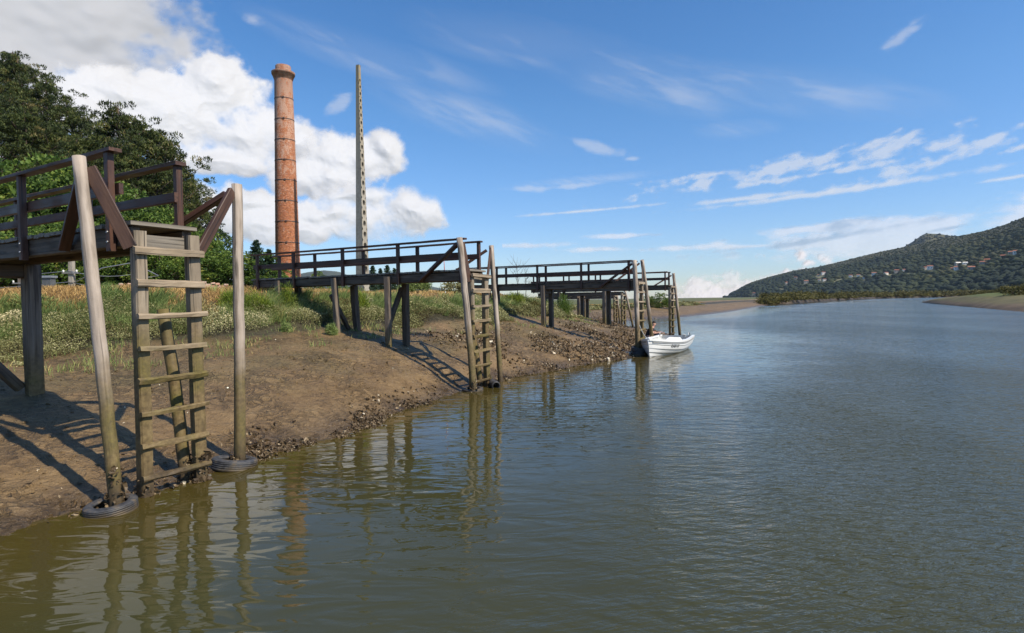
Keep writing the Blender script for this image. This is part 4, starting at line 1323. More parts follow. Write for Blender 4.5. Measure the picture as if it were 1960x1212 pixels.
# bare sapling behind the third jetty
def sapling(base, h, label):
    r_ = empty('bare_sapling', base, label, 'sapling')
    q = MB(); q.tube([base, base + Vector((.04, 0, h * .4)), base + Vector((-.02, 0, h * .75)), base + Vector((.03, 0, h))], [.02, .014, .009, .004], 6); q.build('trunk', M['twig'], r_)
    for k in range(9):
        z = h * random.uniform(.25, .9); a_ = random.uniform(0, 6.28); l = h * random.uniform(.2, .42)
        p0 = base + Vector((0, 0, z)); p1 = p0 + Vector((math.cos(a_) * l * .6, math.sin(a_) * l * .6, l * .5)); p2 = p1 + Vector((math.cos(a_ + .4) * l * .35, math.sin(a_ + .4) * l * .35, l * .4))
        q = MB(); q.tube([p0, p1, p2], [.008, .005, .003], 5)
        for m_ in range(3):
            pp = p0.lerp(p1, random.uniform(.4, 1)); q.tube([pp, pp + Vector((random.uniform(-.15, .15), random.uniform(-.15, .15), random.uniform(.08, .3)))], [.004, .002], 4)
        q.build('branch', M['twig'], r_)


bs = atd(990, 553, 27); bs.z = 2.2
sapling(bs, 1.75, 'leafless grey sapling beyond the railings of the third jetty')
bs = atd(1006, 553, 30); bs.z = 2.2
sapling(bs, 1.3, 'smaller leafless sapling just right of the taller bare one')
# ------------------------------------------------------------------ leaf makers (numpy)
def unit(v): return v / (np.linalg.norm(v, axis=1, keepdims=True) + 1e-9)


def leaves(P, l, w, N=None, spread=1.0, D=None):
    """a quad at each point. N = wanted normal, D = wanted long axis (else random)"""
    n = len(P)
    d = unit(rng.normal(size=(n, 3))) if D is None else unit(D + spread * rng.normal(size=(n, 3)) * .6)
    r_ = unit(rng.normal(size=(n, 3))) if N is None else unit(N + spread * rng.normal(size=(n, 3)))
    s = unit(np.cross(d, r_))
    l = np.broadcast_to(np.asarray(l, float), (n,))[:, None]; w = np.broadcast_to(np.asarray(w, float), (n,))[:, None]
    V = np.stack([P - d * l * .5, P + s * w * .5, P + d * l * .5, P - s * w * .5], 1).reshape(-1, 3)
    return V, np.arange(4 * n).reshape(n, 4)


def leafmesh(name, P, l, w, rnd, **k):
    V, Fq = leaves(P, l, w, **k)
    return npmesh(name, V, Fq, {'rnd': np.repeat(np.clip(rnd, 0, 1), 4)})


def blades(name, P, h, w, lean, rnd, extra=None):
    n = len(P)
    a = rng.uniform(0, 2 * np.pi, n)
    s = np.stack([np.cos(a), np.sin(a), 0 * a], 1) * (np.asarray(w) / 2)[:, None]
    up = np.array([0, 0, 1.0])
    m_ = P + (up * .55 + lean * .30) * h[:, None]; t = P + (up * .95 + lean * 0.95) * h[:, None]
    V = np.stack([P - s, P + s, m_ + s * .8, m_ - s * .8, t + s * .12, t - s * .12], 1).reshape(-1, 3)
    b = (np.arange(n) * 6)[:, None]
    Fq = np.concatenate([b + np.array([[0, 1, 2, 3]]), b + np.array([[3, 2, 4, 5]])], 0)
    return npmesh(name, V, Fq, {'rnd': np.repeat(np.clip(rnd, 0, 1), 6)})


# ------------------------------------------------------------------ sampling the bank
depth = np.hypot(GX, GY)


def sample_bank(n, c0, c1, dmax=120, dmin=0, wfun=None, ymin=-1.0):
    j0 = np.searchsorted(cpar, c0); j1 = np.searchsorted(cpar, c1)
    A_ = G[:-1, j0:j1]; e1 = G[1:, j0:j1] - A_; e2 = G[:-1, j0 + 1:j1 + 1] - A_
    ar = np.linalg.norm(np.cross(e1, e2), axis=2)
    d = depth[:-1, j0:j1]
    w = ar / (1 + (d / 13.0) ** 2) * (d < dmax) * (d > dmin) * (A_[..., 1] > ymin)
    if wfun is not None: w = w * wfun(A_[..., 0], A_[..., 1], CP[:-1, j0:j1])
    w = w.ravel(); k = rng.choice(len(w), n, p=w / w.sum())
    i, j = np.unravel_index(k, ar.shape)
    u = rng.uniform(size=(n, 1)); v = rng.uniform(size=(n, 1))
    P = A_[i, j] + e1[i, j] * u + e2[i, j] * v
    c = cpar[j0 + j] + v[:, 0] * (cpar[np.minimum(j0 + j + 1, len(cpar) - 1)] - cpar[j0 + j])
    return P, c, np.hypot(P[:, 0], P[:, 1])


# grey-green low shrubs along the lower edge of the vegetation
edge_n = lambda x, y, c: (c + 1.1 * fbm(x * .9, y * .9, 3, 51) > 5.12) * (c + .9 * fbm(x * .8, y * .8, 3, 52) < 6.75)
P, c_, d_ = sample_bank(330000, 4.6, 7.2, 100, 0, edge_n)
hm = (.11 + .36 * np.clip(fbm(P[:, 0] * 1.5, P[:, 1] * 1.5, 4, 61) + .42, 0, 1.0)) * np.clip((c_ - 4.7) / .6, .4, 1)
u = rng.uniform(size=len(P)) ** .55
sc = np.maximum(1, d_ / 15)
P[:, 2] += hm * u
big = fbm(P[:, 0] * .8, P[:, 1] * .8, 3, 71)
leaf = leafmesh('purslane', P, rng.uniform(.022, .050, len(P)) * sc, rng.uniform(.009, .019, len(P)) * sc, .36 + .60 * big + .25 * fbm(P[:, 0] * 3, P[:, 1] * 3, 2, 73) + rng.normal(0, .17, len(P)) + .25 * (u > .86) * rng.uniform(size=len(P)))
tag(link('sea_purslane', leaf, M['purslane']), 'low grey-green salt marsh shrubs with cream seed heads covering the lower bank', 'ground cover', kind='stuff')

# blue-green grass in tussocks
gz_ = lambda x, y, c: np.clip(fbm(x * .7, y * .7, 3, 81) + .45, 0.02, 1) * np.clip((c - 5.6) / .5, 0, 1) * np.clip((7.6 - c) / 1.0, 0.03, 1)
Pc, cc, dc = sample_bank(2000, 5.4, 8.2, 90, 0, gz_)
nb = 42
P = np.repeat(Pc, nb, 0); dd = np.repeat(dc, nb); cc2 = np.repeat(cc, nb)
ra = rng.uniform(0, 2 * np.pi, len(P)); rr = rng.uniform(0, .16, len(P))
P = P + np.stack([np.cos(ra) * rr, np.sin(ra) * rr, 0 * rr], 1); P[:, 2] -= .02
wind = np.repeat(rng.normal(size=(len(Pc), 3)) * .2 + np.array([.28, .05, 0]), nb, 0)
lean = np.stack([np.cos(ra) * rr * 3.2, np.sin(ra) * rr * 3.2, 0 * rr], 1) + wind + rng.normal(size=(len(P), 3)) * .15; lean[:, 2] = 0
hh = np.repeat(rng.uniform(.16, .42, len(Pc)), nb) * rng.uniform(.55, 1.1, len(P))
tone = np.repeat(rng.uniform(.15, .7, len(Pc)), nb) + .35 * fbm(P[:, 0] * .6, P[:, 1] * .6, 2, 91)
me = blades('grass', P, hh, .007 * np.maximum(1, dd / 9), lean, tone + rng.normal(0, .13, len(P)) + np.clip((cc2 - 7.3) * .3, 0, .5))
tag(link('grass', me, M['grass']), 'tussocks of blue-green grass on the upper bank', 'grass', kind='stuff')

# dry straw on the crest
P, cc, dd = sample_bank(190000, 6.0, 10, 110, 0, lambda x, y, c: np.clip(fbm(x * .8, y * .8, 3, 101) + .55, .05, 1) * np.clip((c - 5.9 + .8 * fbm(x * .6, y * .6, 3, 103)) / .9, 0, 1))
lean = rng.normal(size=(len(P), 3)) * .5; lean[:, 2] = 0
hs = rng.uniform(.04, .15, len(P)) * (1 + .6 * fbm(P[:, 0] * 1.2, P[:, 1] * 1.2, 2, 7))
me = blades('dry', P, hs, .008 * np.maximum(1, dd / 9), lean, .45 + .5 * fbm(P[:, 0] * .5, P[:, 1] * .5, 3, 111) + rng.normal(0, .2, len(P)))
tag(link('dry_grass', me, M['dry']), 'short straw-coloured dry grass along the crest of the bank', 'grass', kind='stuff')

# stray sprigs along the mud edge
P, cc, dd = sample_bank(5200, 4.3, 5.4, 60, 0, lambda x, y, c: np.clip(fbm(x * 1.4, y * 1.4, 3, 121) * 3 - .2, 0, 1))
lean = rng.normal(size=(len(P), 3)) * .4; lean[:, 2] = 0
me = blades('sprigs', P, rng.uniform(.04, .16, len(P)), .007 * np.maximum(1, dd / 10), lean, rng.uniform(0, 1, len(P)))
tag(link('marsh_sprigs', me, M['grass']), 'scattered green sprigs at the upper edge of the mud', 'grass', kind='stuff')

# ------------------------------------------------------------------ oyster shells and stones on the mud
pts = []
def clump(px, py, rx, ry, n, z=.12):
    c0 = at(px, py, z)
    for _ in range(int(n * .9)):
        x, y = px + random.gauss(0, rx * .42), py + random.gauss(0, ry * .36)
        p = at(x, y, z)
        g_ = ground(p.x, p.y)
        if g_ > -.06: pts.append((p.x, p.y, g_ + random.uniform(-.022, .036)))


for a_ in ((520, 862, 46, 10, 700), (560, 845, 40, 12, 480), (500, 850, 30, 10, 240), (600, 835, 30, 8, 160), (650, 820, 22, 6, 160), (715, 800, 48, 13, 900), (735, 790, 30, 10, 320), (700, 812, 46, 8, 320),
           (820, 764, 38, 7, 420), (785, 768, 30, 4, 120), (650, 833, 20, 5, 120), (1010, 712, 36, 7, 520), (1060, 700, 30, 7, 300), (975, 716, 20, 4, 130), (620, 862, 40, 6, 100)):
    clump(*a_)
for b_, r0, n_k, zt_ in ((near1[0], .07, 90, .42), (far1[0], .07, 40, .12), (Vector((O1[0], O1[1], 0)) + B * .285, .09, 130, .34), (Vector((O1[0], O1[1], 0)) - B * .285, .085, 40, .2), (n2, .08, 50, .3), (Vector((O2[0], O2[1], 0)) + B * .285, .1, 90, .3), (n3, .10, 60, .4)):
    for _ in range(n_k):
        a_ = random.uniform(0, 6.28); rr_ = r0 * random.uniform(.85, 1.25)
        pts.append((b_.x + rr_ * math.cos(a_), b_.y + rr_ * math.sin(a_), random.uniform(0, 1) ** 1.6 * zt_))
fieldw = lambda x, y, c: np.clip((y - 15.5) / 3.0, 0, 1) * np.clip(fbm(x * .8, y * .8, 4, 131) * 2.6 + .42, 0.02, 1) * np.clip((4.75 - c) / .8, 0, 1)
Pf, cf, df = sample_bank(9500, 1.75, 4.8, 60, 10, fieldw)
Pe, ce, de = sample_bank(700, 1.9, 2.5, 60, 6, lambda x, y, c: np.clip(fbm(x * 1.1, y * 1.1, 3, 141) * 4 - .15, 0, 1))
Ps, cs, ds = sample_bank(450, 2.0, 4.9, 40, 4)
P = np.concatenate([np.array(pts), Pf + np.array([0, 0, .02]), Pe + [0, 0, .015], Ps + [0, 0, .006]], 0)
n = len(P); szs = np.concatenate([np.clip(rng.lognormal(-3.35, .42, len(pts)), .015, .11), np.clip(rng.lognormal(-3.0, .42, len(Pf)), .02, .14), rng.uniform(.03, .07, len(Pe)), rng.uniform(.015, .04, len(Ps))])
lit = np.concatenate([rng.beta(1.6, 2.6, len(pts)), rng.beta(1.6, 1.9, len(Pf)), rng.beta(1.6, 2.4, len(Pe)), rng.uniform(.4, 1, len(Ps))])
# every shard: a cupped shell of 6 quads round a long oval
ang = np.linspace(0, 2 * np.pi, 7)[:-1]
loc = np.concatenate([np.stack([np.cos(ang) * 1.0, np.sin(ang) * .55, .16 + 0 * ang], 1), np.stack([np.cos(ang) * .45, np.sin(ang) * .22, -.10 + 0 * ang], 1)], 0)
dq = unit(rng.normal(size=(n, 3)) + [0, 0, .55]); t1 = unit(np.cross(dq, unit(rng.normal(size=(n, 3))))); t2 = np.cross(dq, t1)
sc = szs[:, None] * .62
V = P[:, None, :] + (t1 * sc)[:, None, :] * loc[None, :, 0:1] + (t2 * sc)[:, None, :] * loc[None, :, 1:2] * rng.uniform(.8, 1.5, (n, 1, 1)) + (dq * sc)[:, None, :] * (loc[None, :, 2:3] * rng.uniform(.6, 2.2, (n, 1, 1)) + rng.normal(0, .12, (n, 12, 1)))
fq = np.array([[k, (k + 1) % 6, 6 + (k + 1) % 6, 6 + k] for k in range(6)] + [[6, 7, 8, 9], [6, 9, 10, 11]])
Fq = (np.arange(n) * 12)[:, None, None] + fq[None]
me = npmesh('oyster_shells', V.reshape(-1, 3), Fq.reshape(-1, 4), {'rnd': np.repeat(lit, 12)})
P2, c2_, d2_ = sample_bank(2600, 1.9, 4.9, 45, 2, lambda x, y, c: np.clip(fbm(x * 1.0, y * 1.0, 4, 151) * 2.2 + .25, 0.02, 1))
n2 = len(P2); s2 = rng.uniform(.012, .05, (n2, 1)) * np.maximum(.8, d2_ / 12)[:, None]
dq2 = unit(rng.normal(size=(n2, 3)) * .35 + [0, 0, 1]); t1b = unit(np.cross(dq2, unit(rng.normal(size=(n2, 3))))); t2b = np.cross(dq2, t1b)
loc2 = np.concatenate([np.stack([np.cos(ang) * 1.0, np.sin(ang) * .7, -.45 + 0 * ang], 1), np.stack([np.cos(ang) * .5, np.sin(ang) * .4, .32 + 0 * ang], 1)], 0)
V2_ = P2[:, None, :] + (t1b * s2)[:, None, :] * (loc2[None, :, 0:1] + rng.normal(0, .18, (n2, 12, 1))) + (t2b * s2)[:, None, :] * (loc2[None, :, 1:2] + rng.normal(0, .18, (n2, 12, 1))) + (dq2 * s2)[:, None, :] * (loc2[None, :, 2:3] + rng.normal(0, .15, (n2, 12, 1)))
Fq2 = (np.arange(n2) * 12)[:, None, None] + np.array([[k, (k + 1) % 6, 6 + (k + 1) % 6, 6 + k] for k in range(6)] + [[6, 7, 8, 9], [6, 9, 10, 11]])[None]
mc = npmesh('mud_clods', V2_.reshape(-1, 3), Fq2.reshape(-1, 4), {'zone': np.full(n2 * 12, 3.0)}, True)
tag(link('mud_clods', mc, M['bank']), 'small clods and ridges of brown mud scattered over the bank', 'mud', kind='stuff')
tag(link('oyster_shells', me, M['shell']), 'clumps of brown and cream oyster shells scattered over the mud', 'shells', kind='stuff')


# ------------------------------------------------------------------ bushes on the bank
def bush(name, base, h, w, label, m, n=1500, leaf=.06, group=None, spiky=0.0, cat='shrub'):
    r_ = empty(name, base, label, cat, group)
    base = Vector(base)
    nc = 14
    C = unit(rng.normal(size=(nc, 3))) * rng.uniform(.35, .95, (nc, 1)) ** .5
    C[:, 2] = np.abs(C[:, 2])
    k = rng.integers(0, nc, n)
    q_ = unit(rng.normal(size=(n, 3))) * (rng.uniform(0, 1, (n, 1)) ** .4) * .42
    Q = C[k] * .72 + q_
    Q[:, 2] = np.maximum(Q[:, 2] + .05, -.02)
    Pp = np.stack([Q[:, 0] * w / 2, Q[:, 1] * w / 2, Q[:, 2] * h], 1) + np.array(base)
    tone = rng.uniform(.15, .65, nc)[k] + rng.normal(0, .16, n)
    if spiky:
        D = Pp - (np.array(base) - [0, 0, h * .3]); me = leafmesh(name, Pp, rng.uniform(1.6, 3.4, n) * leaf, .22 * leaf, tone, D=D, spread=spiky)
    else:
        me = leafmesh(name, Pp, rng.uniform(.7, 1.4, n) * leaf, rng.uniform(.45, .8, n) * leaf, tone)
    link('foliage', me, m, r_)
    q = MB()
    for j in range(6):
        e = C[j] * .7; q.tube([base - Vector((0, 0, .08)), base + Vector((e[0] * w * .2, e[1] * w * .2, h * .3)), base + Vector((e[0] * w * .5, e[1] * w * .5, max(.1, e[2]) * h))], [.02 * h, .014 * h, .004], 5)
    q.build('stem', M['bark'], r_)
    return r_


def onbank(px, py, guess):
    d = ray(px, py); h = bvh_bank.ray_cast(Vector((0, 0, CAMZ)), d)
    p = h[0] if h[0] is not None else atd(px, py, guess)
    return Vector(p)


for px, py, h, w, lab, m, n, lf, sp in (
        (487, 600, .62, 1.05, 'yellow-green broom bush right of the upright foreground pole', 'bright_grass', 2300, .055, .5),
        (445, 590, .5, .7, 'clump of tall green rushes just behind the upright foreground pole', 'bright_grass', 1200, .06, .4),
        (552, 588, .66, .6, 'dark green weed with yellow tops under the landward end of the second jetty', 'bright_grass', 1500, .045, .5),
        (515, 604, .3, .4, 'small green bush on the slope left of the second jetty', 'bright_grass', 700, .045, .5),
        (690, 600, .75, .75, 'feathery green bush between the trestle posts of the second jetty', 'bright_grass', 1700, .05, .4),
        (634, 642, .32, .36, 'small green rush clump at the foot of the second jetty\'s trestle', 'grass', 700, .05, .4),
        (548, 634, .24, .34, 'low blue-green tuft on the mud edge below the second jetty', 'grass', 500, .045, .4),
        (985, 584, .6, 1.3, 'wide green bush on the crest left of the third jetty\'s trestle', 'bright_grass', 2600, .06, .5),
        (1022, 592, .45, 1.0, 'reddish green low bush in front of the third jetty\'s trestle', 'scrub', 1900, .05, 0),
        (1078, 602, 1.05, 1.35, 'large dark green bush on the bank right of the third jetty\'s trestle', 'broad', 3600, .06, .7),
        (1052, 606, .5, .8, 'grey-green low bush at the foot of the third jetty\'s trestle', 'purslane', 1500, .05, 0),
        (205, 575, .38, .9, 'wide tussock of blue-green rushes behind the leaning foreground pole', 'grass', 1800, .06, .35),
        (60, 590, .4, 1.0, 'dark green rush tussock left of the nearest jetty\'s post', 'grass', 1700, .06, .35),
        (870, 556, .35, 1.0, 'grey-green bush on the crest behind the second jetty\'s ladder', 'purslane', 1500, .045, 0),
        (800, 556, .35, .9, 'grey-green tussock on the crest left of the second jetty\'s ladder', 'grass', 1500, .06, .4)):
    p = onbank(px, py, 16)
    bush('bush', p, h, w, lab, M[m], n, lf, 'bushes on the bank', sp)


# ------------------------------------------------------------------ trees
def crown_mesh(name, C, rad_, per, l, w, flat=.6, upw=.5, tone_sd=.2):
    nC = len(C)
    k = np.repeat(np.arange(nC), per)
    dr = unit(rng.normal(size=(len(k), 3)) + np.array([0, 0, .35]))
    rr = rng.uniform(.35, 1.0, (len(k), 1)) ** .5
    q_ = dr * rr * rad_[k][:, None]; q_[:, 2] *= flat
    Pp = C[k] + q_
    D = dr * (1 - upw) + np.array([0, 0, upw])
    tone = rng.normal(.42, tone_sd, nC)[k] + rng.normal(0, .14, len(k))
    V, Fq = leaves(Pp, rng.uniform(.7, 1.3, len(k)) * l, rng.uniform(.7, 1.3, len(k)) * w, D=D, spread=.7)
    return npmesh(name, V, Fq, {'rnd': np.repeat(np.clip(tone, 0, 1), 4)})


def make_pine(seed, H=16.0, per=88):
    rnd = random.Random(seed)
    q = MB(); bx, by = rnd.uniform(-.8, .8), rnd.uniform(-.8, .8)
    tp = lambda z: Vector((bx * (z / H) ** 2 + .15 * math.sin(z * .6 + seed), by * (z / H) ** 2 + .12 * math.cos(z * .5 + seed), z))
    q.tube([tp(H * k / 12) for k in range(13)], [.30 * (1 - k / 12.6) + .03 for k in range(13)], 8)
    C = []; Rr = []
    nl = 40
    for i in range(nl):
        t = (i + rnd.uniform(-.3, .3)) / nl; z = H * (.34 + .62 * max(0, t))
        env = (math.sin(min(1, (t * .9 + .16)) * math.pi) ** .65) * (1.0 if t < .6 else 1.0 - .35 * (t - .6) / .4)
        L = H * .25 * env * rnd.uniform(.6, 1.15)
        a_ = i * 2.4 + rnd.uniform(-.4, .4)
        rise = rnd.uniform(.02, .35) + .35 * t
        p0 = tp(z); dv = Vector((math.cos(a_), math.sin(a_), rise))
        p1 = p0 + dv * L * .5 + Vector((0, 0, -.04 * L)); p2 = p0 + dv * L + Vector((0, 0, .12 * L))
        q.tube([p0, p1, p2], [.085 * (1 - .6 * t), .05 * (1 - .5 * t), .015], 5)
        for f in (1.0, .8, .58):
            if L * f < .5 and f < 1: continue
            for s_ in range(2 if f > .5 else 1):
                cpt = p0.lerp(p2, f) + Vector((rnd.gauss(0, .45), rnd.gauss(0, .45), rnd.uniform(.05, .45)))
                C.append(tuple(cpt)); Rr.append(rnd.uniform(.36, .70) * (1.0 if t < .8 else .85))
    for _ in range(7):
        p = tp(H) + Vector((rnd.gauss(0, .5), rnd.gauss(0, .5), rnd.uniform(-.9, .15))); C.append(tuple(p)); Rr.append(rnd.uniform(.4, .7))
    tm = q.mesh('pine_trunk'); tm.materials.append(M['bark'])
    cm = crown_mesh('pine_crown', np.array(C), np.array(Rr), 52, .36, .085, .62, .55, .26); cm.materials.append(M['pine'])
    return tm, cm


def make_broad(seed, H=9.0, W=7.0, per=75, l=.24, w=.17, m='broad', lo=.10, ncl=110, airy=1.0):
    rnd = random.Random(seed); q = MB()
    q.tube([Vector((0, 0, -.3)), Vector((.1, 0, H * .25)), Vector((-.05, .1, H * .5)), Vector((0, 0, H * .85))], [.22, .17, .10, .03], 8)
    C = []; Rr = []
    for i in range(ncl):
        a_ = rnd.uniform(0, 6.283); u = rnd.uniform(-1, 1); r_ = rnd.uniform(.45, 1.0) ** .6
        s_ = math.sqrt(1 - u * u)
        z = H * (lo + (1 - lo) * (.5 + .5 * u * r_)) - .4
        p = Vector((math.cos(a_) * s_ * r_ * W / 2 * rnd.uniform(.85, 1.1), math.sin(a_) * s_ * r_ * W / 2, z))
        C.append(tuple(p)); Rr.append(rnd.uniform(.35, .95) * H / 9 * airy)
        if i % 4 == 0:
            b0 = Vector((0, 0, max(.5, z * .55))); q.tube([b0, b0.lerp(p, .5) + Vector((0, 0, .2)), p], [.07, .04, .012], 5)
    tm = q.mesh('broad_trunk'); tm.materials.append(M['bark'])
    cm = crown_mesh('broad_crown', np.array(C), np.array(Rr), per, l, w, .8, .15, .2); cm.materials.append(M[m])
    return tm, cm


def make_conifer(seed, H=9.0):
    rnd = random.Random(seed); q = MB(); q.tube([Vector((0, 0, -.2)), Vector((0, 0, H))], [.16, .02], 7)
    C = []; Rr = []
    for i in range(60):
        t = i / 60; z = H * (.08 + .92 * t); L = H * .20 * (1 - t) ** .8 * rnd.uniform(.7, 1.2) + .08; a_ = i * 2.4
        for f in (1, .6, .3):
            C.append((math.cos(a_) * L * f, math.sin(a_) * L * f, z + .05 * L * f)); Rr.append(.22 + .32 * (1 - t))
        if i % 2 == 0: q.tube([Vector((0, 0, z)), Vector((math.cos(a_) * L, math.sin(a_) * L, z))], [.03, .01], 4)
    tm = q.mesh('conifer_trunk'); tm.materials.append(M['bark'])
    cm = crown_mesh('conifer_crown', np.array(C), np.array(Rr), 28, .34, .10, .7, .35, .15); cm.materials.append(M['conifer'])
    return tm, cm


def plant(kind, proto, Hp, base, h, label, cat='tree', group=None, wx=1.0, rz=None):
    r_ = empty(kind, base, label, cat, group)
    r_.rotation_euler.z = random.uniform(0, 6.28) if rz is None else rz
    s_ = h / Hp; r_.scale = (s_ * wx, s_ * wx, s_)
    for nm, me in zip(('trunk', 'crown'), proto):
        o = bpy.data.objects.new(nm, me); COL.objects.link(o); o.parent = r_
    return r_


# wooded slope on the left
def sst(a, b, x):
    t = np.clip((np.asarray(x, float) - a) / (b - a), 0, 1); return t * t * (3 - 2 * t)


def hz(x, y):
    k = sst(.53, .66, -np.asarray(x, float) / np.asarray(y, float))
    return 2.2 + k * (15 * sst(34, 62, -np.asarray(x, float)) * sst(44, 66, y) + 6 * sst(62, 110, -np.asarray(x, float)) * sst(50, 80, y))


hx = np.arange(-170, -18, 3.0); hy = np.arange(36, 170, 3.0)
HX, HY = np.meshgrid(hx, hy, indexing='ij'); HZ = hz(HX, HY) + .5 * fbm(HX * .1, HY * .1, 3, 6) - .15
hid = np.arange(HX.size).reshape(HX.shape)
o = link('hillside', npmesh('hillside', np.stack([HX, HY, HZ], -1).reshape(-1, 3), np.stack([hid[:-1, :-1], hid[1:, :-1], hid[1:, 1:], hid[:-1, 1:]], -1).reshape(-1, 4), None, True), M['field'])
tag(o, 'wooded slope rising on the left behind the bank', kind='structure')

pines = [make_pine(s) for s in (1, 2, 3, 4, 5)]
broads = [make_broad(s, 9.0, W=w_) for s, w_ in ((11, 6.6), (12, 7.6), (13, 7.0), (14, 5.8))]
airy = make_broad(21, 9.0, W=4.6, per=46, m='broad_dark', ncl=80, airy=.75)
conif = [make_conifer(s) for s in (31, 32)]

SKY_P = [(-45, 70, 70), (8, 94, 71), (42, 108, 68), (78, 148, 66), (118, 190, 66), (160, 214, 67), (192, 250, 70), (236, 200, 60), (268, 222, 62), (298, 252, 62), (326, 292, 63), (350, 330, 65), (372, 372, 66)]
for k, (px, py, D) in enumerate(SKY_P):
    t_ = atd(px, py, D); b_ = float(hz(t_.x, D))
    lab = 'dark pine standing against the sky, number %s from the left along the treeline' % ['one', 'two', 'three', 'four', 'five', 'six', 'seven', 'eight', 'nine', 'ten', 'eleven', 'twelve', 'thirteen'][k]
    if k == 1: lab = 'tallest dark pine on the skyline, at the top left edge'
    if k == 7: lab = 'round-topped pine at the crown of the nearer grove, against the white cloud'
    if k == 12: lab = 'lowest dark pine at the right end of the treeline'
    plant('pine_tree', pines[k % 5], 16.0, (t_.x, D, b_ - .3), max(9, t_.z - b_) * 1.0, lab, group='pines on the wooded slope', wx=1.0)
for k, (px, py, D) in enumerate([(20, 185, 60), (62, 205, 58), (98, 232, 60), (142, 262, 58), (182, 285, 60), (225, 268, 55), (262, 292, 56), (300, 322, 57), (338, 372, 58), (-55, 160, 62), (20, 150, 66), (-20, 215, 56), (120, 285, 54), (205, 320, 53)]):
    t_ = atd(px, py, D); b_ = float(hz(t_.x, D))
    plant('pine_tree', pines[(k + 2) % 5], 16.0, (t_.x, D, b_ - .3), max(8, t_.z - b_), 'dark pine in the dense mass of the wooded slope, below the treeline', group='pines inside the wood', wx=1.08)
BR = [(-90, 330, 42), (-45, 310, 44), (5, 292, 45), (52, 296, 46), (100, 300, 46), (148, 318, 45), (192, 332, 46), (240, 352, 47), (285, 378, 46), (328, 398, 47), (362, 418, 49), (392, 440, 50)]
ORD = ['first', 'second', 'third', 'fourth', 'fifth', 'sixth', 'seventh', 'eighth', 'ninth', 'tenth', 'eleventh', 'twelfth', 'thirteenth', 'fourteenth', 'fifteenth', 'sixteenth', 'seventeenth', 'eighteenth', 'nineteenth', 'twentieth', 'twenty-first', 'twenty-second', 'twenty-third', 'twenty-fourth', 'twenty-fifth', 'twenty-sixth', 'twenty-seventh', 'twenty-eighth', 'twenty-ninth', 'thirtieth']
for k, (px, py, D) in enumerate(BR):
    t_ = atd(px, py, D); b_ = 2.2
    plant('broadleaf_tree', broads[k % 4], 9.0, (t_.x, D, b_), t_.z - b_, 'bright green broadleaf tree below the pines, %s from the left' % ORD[k], group='broadleaf trees behind the first jetty')
for k, (px, py, D) in enumerate([(-60, 420, 37), (-10, 425, 36), (42, 438, 37), (95, 430, 38), (150, 440, 37), (205, 445, 38), (258, 450, 37), (305, 458, 38), (345, 468, 40), (386, 478, 41)]):
    t_ = atd(px, py, D); b_ = 2.2
    plant('undergrowth_bush', broads[(k + 1) % 4], 9.0, (t_.x, D, b_ - .2), t_.z - b_ + .2, 'leafy green bush of the front row behind the crest, %s from the left' % ORD[k], 'bush', 'front row of bushes behind the crest', wx=1.35)
t_ = atd(416, 428, 54); plant('slender_tree', airy, 9.0, (t_.x, 54, 2.2), t_.z - 2.2, 'slender dark-leaved tree with sky showing through, left of the upright pole')
for k, (px, py, D, wx_, lab) in enumerate([(436, 474, 42, 1.6, 'round green bush right behind the upright foreground pole'), (472, 476, 43, 1.7, 'big rounded green bush between the upright pole and the chimney'), (508, 490, 44, 1.6, 'green bush at the left foot of the chimney'),
                                           (530, 522, 45, 1.5, 'low bright bush in front of the chimney base'), (612, 519, 62, 1.0, 'round olive tree seen through the railings between chimney and pylon'), (655, 545, 66, 1.6, 'low dark bush left of the pylon foot'), (588, 547, 64, 1.7, 'low dark bush right of the chimney foot')]):
    t_ = atd(px, py, D); plant('rounded_bush', broads[k % 4], 9.0, (t_.x, D, 2.0), t_.z - 2.0, lab, 'bush', 'bushes round the chimney', wx=wx_)
for k, (px, py, D, lab) in enumerate([(490, 460, 42, 'pointed young conifer above the bushes left of the chimney'), (515, 478, 43, 'smaller pointed conifer close to the left side of the chimney'), (713, 509, 74, 'blue-green conifer immediately right of the pylon'), (728, 514, 78, 'second blue-green conifer right of the pylon'), (741, 508, 76, 'tallest of the blue-green conifers right of the pylon'), (755, 514, 77, 'fourth blue-green conifer right of the pylon'), (768, 522, 78, 'fifth blue-green conifer right of the pylon'), (782, 533, 79, 'rightmost and smallest blue-green conifer beyond the second jetty')]):
    t_ = atd(px, py, D); plant('conifer', conif[k % 2], 9.0, (t_.x, D, 2.0), t_.z - 2.0, lab, 'tree', 'young conifers on the field', wx=1.25)
# ------------------------------------------------------------------ hills
RCAM = ROT.to_3x3().transposed()


def proj(V):
    q_ = (np.asarray(V, float) - np.array([0, 0, CAMZ])) @ np.array(RCAM).T
    return 980 - F * q_[:, 0] / q_[:, 2], 606 + F * q_[:, 1] / q_[:, 2]


